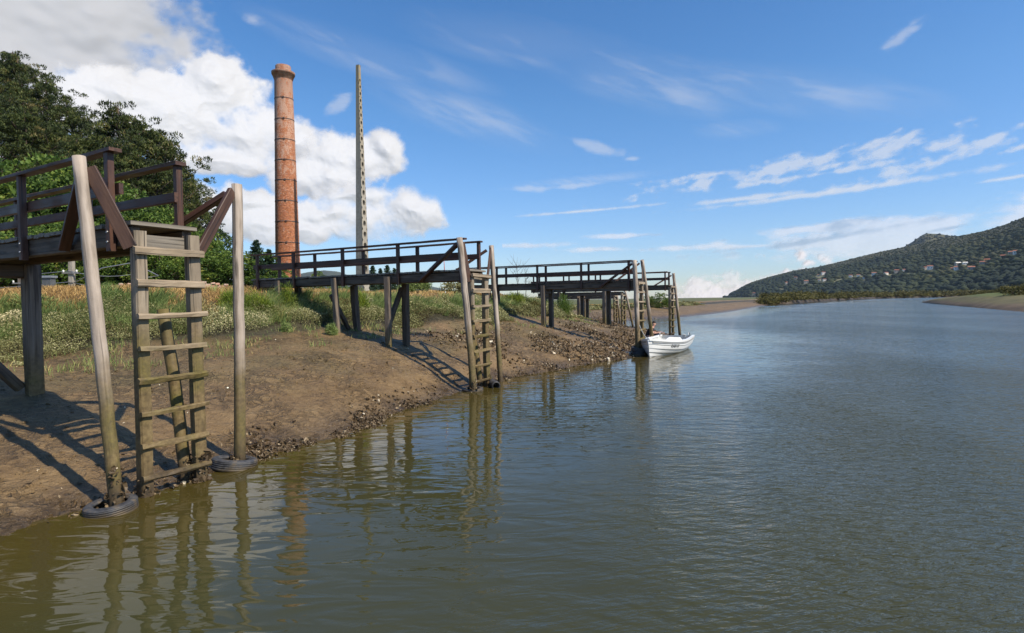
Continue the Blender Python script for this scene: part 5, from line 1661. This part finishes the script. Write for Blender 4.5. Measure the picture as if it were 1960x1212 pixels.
def hill(name, ridge, Dr, Df, label, m, step=4, nr=46, pw_=.85, seed=0, amp=.05, foot_z=1.0):
    px = np.arange(ridge[0][0], ridge[-1][0] + 1, step)
    py = np.interp(px, [r_[0] for r_ in ridge], [r_[1] for r_ in ridge])
    cols = []
    for a_, b_ in zip(px, py):
        d = ray(a_, b_); u_ = Vector((d.x, d.y, 0)); hl = u_.length; u_ /= hl; ev = d.z / hl
        dr = np.interp(a_, [x[0] for x in Dr], [x[1] for x in Dr]); df = np.interp(a_, [x[0] for x in Df], [x[1] for x in Df])
        col_ = []
        for j in range(nr + 8):
            if j <= nr:
                r_ = j / nr; D = df + (dr - df) * r_
                x_, y_ = u_.x * D, u_.y * D
                e = (r_ ** pw_) * (1 + amp * math.sin(r_ * math.pi) * float(fbm(x_ * .0035, y_ * .0035, 4, seed)) * 4)
                z_ = CAMZ + (ev * D) * min(e, 1.0 if r_ >= 1 else .995) - (CAMZ - foot_z) * (1 - r_)
            else:
                D = dr * (1 + .03 * (j - nr)); x_, y_ = u_.x * D, u_.y * D; z_ = (CAMZ + ev * dr) * (1 - .12 * (j - nr)) - 2
            col_.append((x_, y_, z_))
        cols.append(col_)
    V = np.array(cols); n1, n2 = V.shape[:2]; q_ = np.arange(n1 * n2).reshape(n1, n2)
    Fq = np.stack([q_[:-1, :-1], q_[:-1, 1:], q_[1:, 1:], q_[1:, :-1]], -1).reshape(-1, 4)
    return V, Fq


RIDGE = [(1386, 577), (1400, 562), (1415, 552), (1432, 543), (1455, 535), (1480, 528), (1520, 518), (1560, 512), (1600, 503), (1640, 493), (1690, 481), (1740, 471), (1800, 458), (1850, 449), (1885, 442), (1930, 428), (1960, 416), (2010, 402), (2100, 385), (2300, 365), (2600, 360)]
V, Fq = hill('hill', RIDGE, [(1386, 2750), (1640, 2400), (1960, 1900), (2600, 1700)], [(1386, 2650), (1450, 2000), (1600, 1350), (1960, 850), (2600, 800)], '', None, seed=3)
bvh_hill = BVHTree.FromPolygons(V.reshape(-1, 3).tolist(), Fq.tolist())
HS = [(1576, 524, 13, 'house_wall', 'white hillside house with an orange gable, high on the left part of the slope'),
      (1567, 527, 8, 'house_wall_g', 'small grey house just left of the high white one'), (1523, 532, 10, 'house_wall_g', 'grey house alone on the far left slope'),
      (1505, 542, 10, 'house_wall_g', 'low grey house on the lower left slope'), (1578, 536, 9, 'house_wall', 'small bright house directly below the high white one'),
      (1568, 536, 7, 'house_wall', 'tiny white house left of the small bright one'), (1543, 541, 14, 'house_wall_g', 'long grey house in the cluster on the lower left slope'),
      (1443, 562, 9, 'house_wall_g', 'pale house near the hill foot at its left tip'), (1643, 528, 9, 'house_wall', 'white house second from the left in the middle row'),
      (1628, 529, 9, 'house_wall', 'low white house at the left end of the middle row'), (1673, 526, 12, 'house_wall', 'large bright white house in the middle row'),
      (1654, 532, 8, 'house_wall', 'small white house below the middle row'), (1696, 525, 10, 'house_wall', 'white house right of the large bright one in the middle row'),
      (1716, 520.5, 11, 'house_wall_g', 'cream house above the pale field track'), (1731, 518, 8, 'house_wall', 'white house right of the cream one above the pale track'),
      (1780, 514, 12, 'house_wall', 'white house with a red roof in the centre of the slope'), (1771, 514.5, 9, 'house_wall_g', 'brown-roofed barn touching the red-roofed white house'),
      (1831, 515, 10, 'house_wall', 'white house with an orange roof on the right slope'), (1824, 516, 8, 'house_wall_g', 'grey shed left of the orange-roofed house'), (1847, 506, 9, 'house_wall', 'white-roofed house above the orange-roofed one'),
      (1833, 507.5, 11, 'house_wall_g', 'long dull red roof left of the white-roofed house'), (1889, 501, 10, 'house_wall_o', 'bright ochre house high on the right slope'), (1880, 505, 9, 'house_wall_g', 'grey house just below the ochre one'),
      (1859, 517, 12, 'house_wall_g', 'dim red-roofed house low on the right slope'), (1945, 485, 10, 'house_wall', 'white-fronted house highest at the right edge'), (1936, 487.5, 11, 'house_wall_g', 'long grey house beside the highest one at the right edge'), (1920, 493, 9, 'house_wall_g', 'grey farmhouse below the highest houses at the right edge')]
hp = []
for px, py, w_, mt, lab in HS:
    h_ = bvh_hill.ray_cast(Vector((0, 0, CAMZ)), ray(px, py + 2))
    if h_[0] is None: continue
    p = h_[0]; hp.append((px, py))
    w2 = w_ * .82; hh_ = w2 * .72; dp = w2 * .7
    r_ = empty('house', p, lab, 'house', 'houses on the hillside')
    a_ = random.uniform(-.5, .5) + math.atan2(-p.x, p.y) * .5; Mz = Matrix.Rotation(a_, 3, 'Z')
    q = MB(); q.box(p + Vector((0, 0, hh_ / 2 - 2)), w2, dp, hh_ + 4, Mz)
    g0 = [Mz @ Vector((sx * w2 / 2, sy * dp / 2, hh_)) + p for sx in (-1, 1) for sy in (-1, 1)]; ga = [Mz @ Vector((sx * w2 / 2, 0, hh_ + dp * .2)) + p for sx in (-1, 1)]
    q.add([g0[0], g0[1], ga[0], g0[2], g0[3], ga[1]], [(0, 1, 2), (3, 5, 4)]); q.build('wall', M[mt], r_)
    q = MB(); e = .5
    for sy in (-1, 1):
        pr_ = [Vector((-w2 / 2 - e, sy * (dp / 2 + e), hh_ - .2)), Vector((w2 / 2 + e, sy * (dp / 2 + e), hh_ - .2)), Vector((w2 / 2 + e, 0, hh_ + dp * .2 + .1)), Vector((-w2 / 2 - e, 0, hh_ + dp * .2 + .1))]
        pr_ = [Mz @ v + p for v in pr_]; q.add(pr_ + [v + Vector((0, 0, .25)) for v in pr_], [(0, 1, 2, 3), (4, 5, 6, 7), (0, 1, 5, 4), (1, 2, 6, 5), (0, 3, 7, 4)])
    q.build('roof', M['house_roof'] if 'white-roofed' not in lab else M['house_wall'], r_)
    for sx in (-.28, .28):
        q = MB(); q.box(p + Mz @ Vector((sx * w2, -dp / 2 - .03, hh_ * .55)), w2 * .12, .1, hh_ * .28, Mz); q.build('window', M['glass'], r_)
hp = np.array(hp)
clear_n = lambda X, Y: fbm(X * .006, Y * .006, 3, 77)
vx, vy = proj(V.reshape(-1, 3))
CLR = [(1600, 540, 12, 3), (1607, 537, 10, 3.5), (1690, 530, 22, 2.2), (1715, 526, 25, 2.2), (1745, 524, 24, 2.5), (1660, 529, 30, 2), (1495, 554, 10, 2.5), (1570, 530, 14, 3), (1640, 531, 20, 2), (1790, 519, 20, 2.5), (1840, 511, 26, 2.5), (1885, 507, 16, 2.5), (1545, 545, 24, 2.2), (1860, 511, 20, 2)]


def clear_at(X, Y):
    r_ = np.zeros_like(X)
    for a_, b_, rx, ry in CLR: r_ = np.maximum(r_, 1 - np.hypot((X - a_) / rx, (Y - b_) / ry) * .7)
    return r_


me = npmesh('hill', V.reshape(-1, 3), Fq, {'clear': clear_at(vx, vy)}, True)
tag(link('hill', me, M['hill']), 'long wooded hill sloping down to the sea on the right', kind='structure')
K2 = [(1690, 485), (1715, 480), (1733, 471), (1748, 462), (1758, 455), (1766, 449.5), (1773, 447), (1788, 447.6), (1800, 448.2), (1815, 450.5), (1832, 453), (1860, 457), (1900, 470)]
V2, F2 = hill('knoll', K2, [(1690, 3300), (1900, 3300)], [(1690, 2850), (1900, 2850)], '', None, step=3, nr=20, seed=8, amp=.02, foot_z=40)
tag(link('knoll', npmesh('knoll', V2.reshape(-1, 3), F2, {'clear': np.zeros(V2.shape[0] * V2.shape[1])}, True), M['hill']), 'rocky knoll showing behind the ridge', kind='structure')
K3 = [(380, 575), (440, 560), (500, 545), (545, 530), (590, 521), (620, 517.5), (648, 520), (680, 532), (712, 543), (760, 552), (800, 551.5), (828, 549), (850, 553), (880, 558), (950, 566)]
V3, F3 = hill('far', K3, [(380, 5200), (950, 5200)], [(380, 4200), (950, 4200)], '', None, step=6, nr=16, seed=12, amp=.03)
tag(link('far_hill', npmesh('far_hill', V3.reshape(-1, 3), F3, None, True), M['farhill']), 'distant bluish hill behind the chimney and pylon', kind='structure')


# trees that clothe the hill: one mass
def forest(Vg, n, seed, size, top_thin=True):
    i = rng.integers(0, Vg.shape[0] - 1, n); r_ = rng.uniform(0.0, 1.0, n) ** .8
    jf = r_ * 45.999 if Vg.shape[1] > 40 else r_ * 19.9
    j = jf.astype(int); fj = (jf - j)[:, None]; fi = rng.uniform(size=(n, 1))
    P = (Vg[i, j] * (1 - fj) + Vg[i, j + 1] * fj) * (1 - fi) + (Vg[i + 1, j] * (1 - fj) + Vg[i + 1, j + 1] * fj) * fi
    px, py = proj(P)
    keep = clear_at(px, py) < .38
    if len(hp):
        for a_, b_ in hp: keep &= ~((np.abs(px - a_) < 5.5) & (py > b_ - 2.5) & (py < b_ + 7))
    s_ = np.clip(rng.lognormal(-.12, .38, n), .4, 2.0) * size
    heath = sst(.72, .95, r_ + .25 * fbm(P[:, 0] * .004, P[:, 1] * .004, 3, seed)) if top_thin else np.zeros(n)
    s_ = s_ * (1 - .62 * heath)
    stand = fbm(P[:, 0] * .0045, P[:, 1] * .0045, 4, seed + 1)
    tone = .40 + .80 * stand + rng.normal(0, .09, n) + .18 * heath
    return P[keep], s_[keep], tone[keep], stand[keep]


P, s_, tone, stand = forest(V, 34000, 5, 4.7)
Pb, sb, tb, sb2 = forest(V2, 900, 6, 4.0, False)
P = np.concatenate([P, Pb]); s_ = np.concatenate([s_, sb]); tone = np.concatenate([tone, tb - .05]); stand = np.concatenate([stand, sb2])
bm_ = bmesh.new(); bmesh.ops.create_icosphere(bm_, subdivisions=1, radius=1.0)
bv = np.array([v.co[:] for v in bm_.verts]); bf = np.array([[v.index for v in f.verts] for f in bm_.faces]); bm_.free()
n = len(P); tall = np.where(stand < -.08, 1.5, 1.0)[:, None, None]
VV = bv[None] * s_[:, None, None] * (1 + rng.normal(0, .16, (n, len(bv), 1))) * np.concatenate([np.ones((n, 1, 2)), .58 * tall], 2)
VV = VV + P[:, None, :] + np.array([0, 0, .25]) * s_[:, None, None]
tn = np.repeat(tone, len(bv)) + rng.normal(0, .05, n * len(bv))
me = npmesh('forest', VV.reshape(-1, 3), (np.arange(n)[:, None, None] * len(bv) + bf[None]).reshape(-1, 3), {'rnd': np.clip(tn, 0, 1)}, True)
tag(link('forest', me, M['forest']), 'dark woodland covering the hill across the river', 'woodland', kind='stuff')

# ------------------------------------------------------------------ shrubs along the far marsh banks
sp = []
for s in range(4):
    r_ = None
    H_, W_ = 1.0, 1.7; nn_ = 900; nc = 12
    C = unit(rng.normal(size=(nc, 3))) * .7; C[:, 2] = np.abs(C[:, 2]); k = rng.integers(0, nc, nn_)
    Q = C[k] + unit(rng.normal(size=(nn_, 3))) * rng.uniform(.1, .42, (nn_, 1))
    Pp = np.stack([Q[:, 0] * W_ / 2, Q[:, 1] * W_ / 2, np.maximum(Q[:, 2], -.05) * H_ * .8], 1)
    cm = leafmesh('scrub_crown', Pp, rng.uniform(.07, .15, nn_), rng.uniform(.05, .10, nn_), rng.uniform(.1, .7, nc)[k] + rng.normal(0, .15, nn_)); cm.materials.append(M['scrub'])
    q = MB()
    for j in range(5): q.tube([Vector((0, 0, -.2)), Vector(tuple(C[j] * [.4, .4, .35])), Vector(tuple(C[j] * [.8, .8, .7]))], [.05, .03, .01], 4)
    tm = q.mesh('scrub_stem'); tm.materials.append(M['bark'])
    sp.append((tm, cm))
ei = np.where(edge[:, 1] > 140)[0]
cand = []
for px in np.concatenate([np.linspace(1474, 1600, 17), np.linspace(1606, 2010, 56)]):
    ppx, _ = proj(np.concatenate([edge[ei], np.ones((len(ei), 1))], 1))
    vis = np.where(ppx > 1000)[0]; k = ei[vis[np.argmin(np.abs(ppx[vis] - px))]]
    t_ = random.uniform(.9, 3.5)
    p = Vector((edge[k, 0] + nrm[k, 0] * t_, edge[k, 1] + nrm[k, 1] * t_, 0)); p.z = ground(p.x, p.y, 1.3)
    cand.append((p, random.uniform(1.6, 3.2) * (1 + max(0, (px - 1520)) / 330)))
for k, (p, h_) in enumerate(cand):
    plant('marsh_shrub', sp[k % 4], 1.0, p, h_, 'olive shrub in the low row along the far cut bank of the river', 'shrub', 'shrubs along the far cut bank', wx=random.uniform(1.2, 2.0))
for k, px in enumerate(np.linspace(1846, 1968, 15)):
    d_ = ray(px, 557); u_ = Vector((d_.x, d_.y, 0)).normalized(); D = np.interp(px, [1840, 1894, 1960], [158, 134, 114]) + random.uniform(1, 12)
    p = u_ * D; h_ = bvh_flat.ray_cast(Vector((p.x, p.y, 30)), Vector((0, 0, -1))); p.z = h_[0].z if h_[0] is not None else 2.2
    plant('marsh_shrub', sp[(k + 1) % 4], 1.0, p - Vector((0, 0, .15)), float(np.interp(px, [1846, 1900, 1968], [.5, 1.2, 2.1])) * random.uniform(.75, 1.15), 'yellow-green shrub on the back of the right-hand mud flat', 'shrub', 'shrubs on the mud flat', wx=random.uniform(1.2, 1.8))
for k, (px, py, h_, wx_, lab) in enumerate([(1240, 577, 1.2, 1.3, 'green bush on the far bank seen between the third jetty\'s posts'), (1262, 576, 1.7, 1.4, 'tall green bush on the far bank left of the fourth jetty\'s ladder'), (1284, 577, 1.35, 1.3, 'green bush on the far bank behind the fourth jetty\'s ladder'), (1225, 580, .9, 1.4, 'low green bush on the far bank behind the mooring pole'),
                                         (1470, 573, 2.6, 1.6, 'wide yellow-green bush at the foot of the hill\'s left tip'), (1490, 572, 2.4, 1.5, 'second yellow-green bush at the foot of the hill\'s left tip'), (1512, 572, 2.2, 1.5, 'third yellow-green bush at the foot of the hill\'s left tip')]):
    D = 74 if px < 1400 else 165
    p = atd(px, py, D); p.z = ground(p.x, p.y, 1.2) - .1
    plant('rounded_bush', broads[k % 4] if px < 1400 else sp[k % 4], 9.0 if px < 1400 else 1.0, p, h_ * (1.25 if px < 1400 else 1), lab, 'bush', 'bushes on the far bank', wx=wx_)

# ------------------------------------------------------------------ air
hb_ = MB(); hb_.box((0, 3000, 260), 13000, 6800, 2 * 260 + 5.2)
hz_o = hb_.build('haze', None); m_, n_, o_ = mat('haze_air')
pv = n_.new('ShaderNodeVolumePrincipled', {'Color': (0.66, 0.80, 1.0, 1), 'Density': 0.000042, 'Anisotropy': 0.25})
n_.l.new(pv.outputs[0], o_.inputs['Volume']); hz_o.data.materials.append(m_)
tag(hz_o, 'thin blue haze over the river and hills', kind='stuff')

# ------------------------------------------------------------------ clouds: relief sheets lit by the sun, far beyond the hills
def cgrid(px0, px1, py0, py1, st):
    a0, v1 = sv(px0, py0)[0], sv((px0 + px1) / 2, py0)[1]
    a1 = sv(px1, py0)[0]; v0 = sv((px0 + px1) / 2, py1)[1]
    a_ = np.arange(a0, a1, st); v_ = np.arange(v0, v1, st)
    return np.meshgrid(a_, v_, indexing='ij')


def nb(AZ, EL, px, py, rx, ry, rot=0.0):
    c = sv(px, py); k = math.cos(c[0]) / F
    x = AZ - c[0]; y = EL - c[1]; cr_, sr = math.cos(R(rot)), math.sin(R(rot))
    return 1 - np.hypot((x * cr_ + y * sr) / (rx * k), (-x * sr + y * cr_) / (ry * k))


def smax(fs, k=.15):
    r_ = fs[0]
    for f in fs[1:]:
        h = np.maximum(k - np.abs(r_ - f), 0) / k
        r_ = np.maximum(r_, f) + h * h * k * .25
    return r_


def sstep(a, b, x):
    t = np.clip((x - a) / (b - a), 0, 1); return t * t * (3 - 2 * t)


def billow(x, y, o, seed):
    s = 0; a_ = 1.0
    for k in range(o):
        s = s + a_ * (1 - 4 * np.abs(vn(x + 5.1 * k, y, seed + k) + .5 * vn(x * 1.7 + y, y * 1.7 - x, seed + 40 + k))) * .5; a_ *= .52
        x, y = 2.05 * (x * .788 - y * .616), 2.05 * (x * .616 + y * .788)
    return s


def cloud_obj(name, AZ, EL, alpha, H, Rd, label, relief=900.0, mt='cloud'):
    """cover and relief of the vapour on a far curtain that faces between the camera and the sun"""
    m_ = alpha > .006
    cell = m_[:-1, :-1] | m_[1:, :-1] | m_[1:, 1:] | m_[:-1, 1:]
    r_ = Rd / (-.30 * np.sin(AZ) + .954 * np.cos(AZ))
    V = np.stack([np.sin(AZ) * r_, np.cos(AZ) * r_, EL * r_ + CAMZ], -1).reshape(-1, 3)
    st_ = AZ[1, 0] - AZ[0, 0]
    Ha, Hv = np.gradient(H, st_); k = relief / 9000.0
    nx = -np.sin(AZ) - k * Ha * np.cos(AZ); ny = -np.cos(AZ) + k * Ha * np.sin(AZ); nz = -k * Hv
    Nn = np.stack([nx, ny, nz], -1); Nn /= np.linalg.norm(Nn, axis=-1, keepdims=True)
    q_ = np.arange(AZ.size).reshape(AZ.shape)
    Fq = np.stack([q_[:-1, :-1], q_[1:, :-1], q_[1:, 1:], q_[:-1, 1:]], -1)[cell]
    used = np.unique(Fq); mp_ = np.full(AZ.size, -1); mp_[used] = np.arange(len(used))
    me = npmesh(name, V[used], mp_[Fq], {'cover': np.clip(alpha, 0, 1).ravel()[used]}, False, {'relief': Nn.reshape(-1, 3)[used]})
    return tag(link(name, me, M[mt]), label, kind='stuff')


def m_cloud(name, keep, col, trans):
    """vapour scatters light many times, so its shading is softened towards the sunlit, skyward side"""
    m, n, out = mat(name)
    g = n.attr('relief', 'Vector')
    nn_ = n.v('NORMALIZE', n.v('ADD', n.v('SCALE', g, scale=keep), (sun_dir.x * (1 - keep) * .9, sun_dir.y * (1 - keep) * .9, sun_dir.z * (1 - keep) * .9)))
    d_ = n.new('ShaderNodeBsdfDiffuse', {'Color': (*col, 1), 'Normal': nn_}); tr = n.new('ShaderNodeBsdfTransparent')
    mx2 = n.new('ShaderNodeMixShader', {0: n.attr('cover'), 1: tr.outputs[0], 2: d_.outputs[0]})
    n.l.new(mx2.outputs[0], out.inputs[0]); return m


M['cloud'] = m_cloud('heaped_vapour', .52, (.50, .51, .53), 0)
M['cloud_thin'] = m_cloud('thin_vapour', .10, (.45, .46, .47), 0)
M['cloud_low'] = m_cloud('low_vapour', .34, (.56, .535, .535), 0)
M['cloud_sheet'] = m_cloud('sheet_vapour', .5, (.37, .375, .385), 0)

# heaped clouds behind the chimney: three heaps, one in front of another
AZ, EL = cgrid(-60, 960, 20, 520, .00115)
HEAPS = [
    ('large_cloud', [(330, 222, 200, 100), (425, 172, 90, 70), (470, 255, 140, 85), (560, 268, 72, 56), (240, 180, 120, 70), (420, 305, 170, 45), (160, 215, 120, 80)], 352, 11000, 'largest white heaped cloud, rising behind the pines and the chimney', 300),
    ('puffy_cloud', [(648, 312, 84, 66), (738, 290, 44, 42), (690, 312, 70, 46), (575, 348, 70, 36), (620, 345, 90, 44)], 392, 10300, 'smaller puffy cloud round the middle of the pylon', 320),
    ('low_cloud', [(640, 415, 200, 52), (795, 402, 76, 44), (500, 425, 170, 56), (690, 378, 95, 38), (395, 400, 120, 60), (560, 440, 190, 34), (470, 385, 80, 40)], 474, 9600, 'long low cloud with a grey base behind chimney and pylon foot', 340)]
for nme, bl, pyb, Rd, lab, sd in HEAPS:
    wx_ = .016 * fbm(AZ * 18, EL * 18, 3, sd + 1); wy_ = .016 * fbm(AZ * 18, EL * 18, 3, sd + 2)
    base = smax([nb(AZ + wx_, EL + wy_, *b) for b in bl], .30)
    vb = sv(500, pyb)[1]
    n_lo = fbm(AZ * 13, EL * 15, 3, sd + 3, .5); n_hi = fbm(AZ * 46, EL * 50, 5, sd + 4, .55); bil = billow(AZ * 26, EL * 28, 3, sd + 5) - .3
    cut = sstep(vb + .020, vb - .022, EL + .010 * fbm(AZ * 20, EL * 6, 3, sd + 6))
    D = base * 1.2 + .34 * n_lo + .26 * n_hi + .15 * bil - 1.0 * cut - .06
    edge_ = .34 + .46 * sstep(-.2, .35, fbm(AZ * 8, EL * 8, 3, sd + 7)) + .35 * cut
    alpha = .97 * sstep(.0, 1.0, np.clip(D / edge_, 0, 1))
    body = np.clip(base * 1.25 + .16 * n_lo + .05, 0, 1.4)
    Hh = np.sqrt(body + .06) + .17 * fbm(AZ * 15, EL * 17, 3, sd + 8, .5) + .040 * bil + .022 * n_hi
    cloud_obj(nme, AZ, EL, alpha, Hh, Rd, lab, 560)

# sheet in the upper left corner
AZ, EL = cgrid(-700, 760, -420, 330, .0022)
sh = smax([nb(AZ, EL, *b) for b in [(40, 20, 300, 120), (170, 25, 150, 58), (-250, 100, 420, 330), (10, 130, 150, 90), (-100, -200, 420, 260)]], .3)
n1 = fbm(AZ * 9, EL * 11, 6, 211, .58)
alpha = .93 * sstep(0, .55, sh * 1.1 + .85 * n1 + .02)
cloud_obj('cloud_sheet', AZ, EL, alpha, .7 * fbm(AZ * 7, EL * 9, 4, 212) + .3 * np.clip(sh, 0, 1), 11500, 'grey-white sheet of cloud over the wooded slope', 480, 'cloud_sheet')

# thin veils and streaks over the river
AZ, EL = cgrid(420, 2100, -60, 430, .0016)
def rotc(deg, sx, sy):
    c_, s_ = math.cos(R(deg)), math.sin(R(deg)); return (AZ * c_ + EL * s_) * sx, (-AZ * s_ + EL * c_) * sy
x1, y1 = rotc(-22, 5, 26); x2, y2 = rotc(9, 16, 60); x3, y3 = rotc(-35, 6, 22)
ci = np.maximum.reduce([nb(AZ, EL, *b) for b in [(900, 225, 240, 55, -18), (1230, 150, 260, 75, -18), (1310, 185, 120, 45, -25), (1410, 248, 95, 24, -5), (1500, 170, 330, 60, -16), (720, 110, 280, 50, -14), (1000, 80, 300, 60, -10), (1120, 345, 200, 12, 3)]])
a_ci = sstep(0, .9, ci) * (.05 + .22 * sstep(-.15, .55, fbm(x1, y1, 6, 221, .6) + .4 * fbm(x3, y3, 4, 222)))
sm = np.maximum.reduce([nb(AZ, EL, *b) for b in [(655, 197, 36, 15, 38), (483, 38, 20, 16), (1720, 72, 44, 14, 30), (1140, 283, 80, 12, -16), (1210, 304, 22, 6), (1090, 357, 70, 6, 4), (1010, 362, 60, 7, 0)]])
a_sm = .32 * sstep(0, 1.0, sm * 1.1 + .75 * fbm(AZ * 40, EL * 60, 5, 223, .6) + .05)
st = np.maximum.reduce([nb(AZ, EL, *b) for b in [(1500, 320, 280, 17, 7), (1660, 300, 140, 15, 11), (1790, 283, 60, 22, 18), (1800, 300, 160, 15, 12), (1880, 272, 110, 11, 14), (1330, 338, 110, 7, 3), (1560, 335, 200, 8, 4), (1955, 282, 26, 7, 10)]])
a_st = .52 * sstep(.0, .95, st * .95 + 1.05 * fbm(x2 * 2.2, y2 * 1.3, 5, 224, .62) + .30 * fbm(AZ * 60, EL * 90, 3, 225))
sl = np.maximum.reduce([nb(AZ, EL, *b) for b in [(1590, 368, 330, 8, 3.2), (1420, 381, 150, 7, 2.6), (1930, 341, 60, 5, 4), (1120, 404, 190, 4, 3)]])
a_sl = .58 * sstep(0, .9, sl * 1.1 + .55 * fbm(x2 * 2.4, y2 * 1.4, 5, 226, .6))
alpha = 1 - (1 - a_ci) * (1 - a_sm) * (1 - a_st) * (1 - a_sl)
cloud_obj('thin_clouds', AZ, EL, alpha, .05 * fbm(AZ * 20, EL * 20, 3, 227), 12500, 'thin veils and long white streaks of cloud high over the river', 150, 'cloud_thin')

# banks along the horizon
AZ, EL = cgrid(960, 2250, 370, 585, .0011)
lo = smax([nb(AZ, EL, *b) for b in [(1800, 432, 260, 32, 4), (1960, 420, 130, 26, 6), (1560, 438, 130, 12, 2), (1630, 470, 250, 36), (1430, 472, 90, 7), (1180, 452, 75, 6), (1140, 478, 95, 7), (1290, 475, 150, 8), (1000, 470, 120, 7)]], .2)
a_lo = .50 * sstep(-.02, .8, lo + .9 * fbm(AZ * 18, EL * 46, 6, 231, .58) + .05)
lc = smax([nb(AZ, EL, *b) for b in [(1410, 562, 240, 52, 4), (1535, 490, 20, 20), (1548, 503, 28, 14), (1580, 497, 28, 18), (1610, 508, 44, 13), (1660, 500, 70, 12, 5), (1560, 524, 150, 22, 6), (1335, 542, 30, 30), (1400, 537, 36, 28)]], .2)
Dl = lc * 1.1 + .80 * fbm(AZ * 17, EL * 24, 3, 235, .5) + .40 * fbm(AZ * 50, EL * 60, 4, 232, .58) + .20 * (billow(AZ * 70, EL * 70, 4, 233) - .35)
a_lc = .95 * sstep(0, .55, Dl + .1) * np.clip(.78 + .30 * sstep(.0, .5, nb(AZ, EL, 1560, 495, 90, 45)) + .6 * fbm(AZ * 22, EL * 26, 3, 236), 0, 1)
alpha = 1 - (1 - a_lo) * (1 - np.clip(a_lc, 0, .95))
cloud_obj('horizon_clouds', AZ, EL, alpha, np.sqrt(np.clip(Dl, 0, 1) + .02) + .3 * fbm(AZ * 30, EL * 40, 4, 234), 13500, 'low bank of pale cloud along the horizon behind the hill', 260, 'cloud_low')
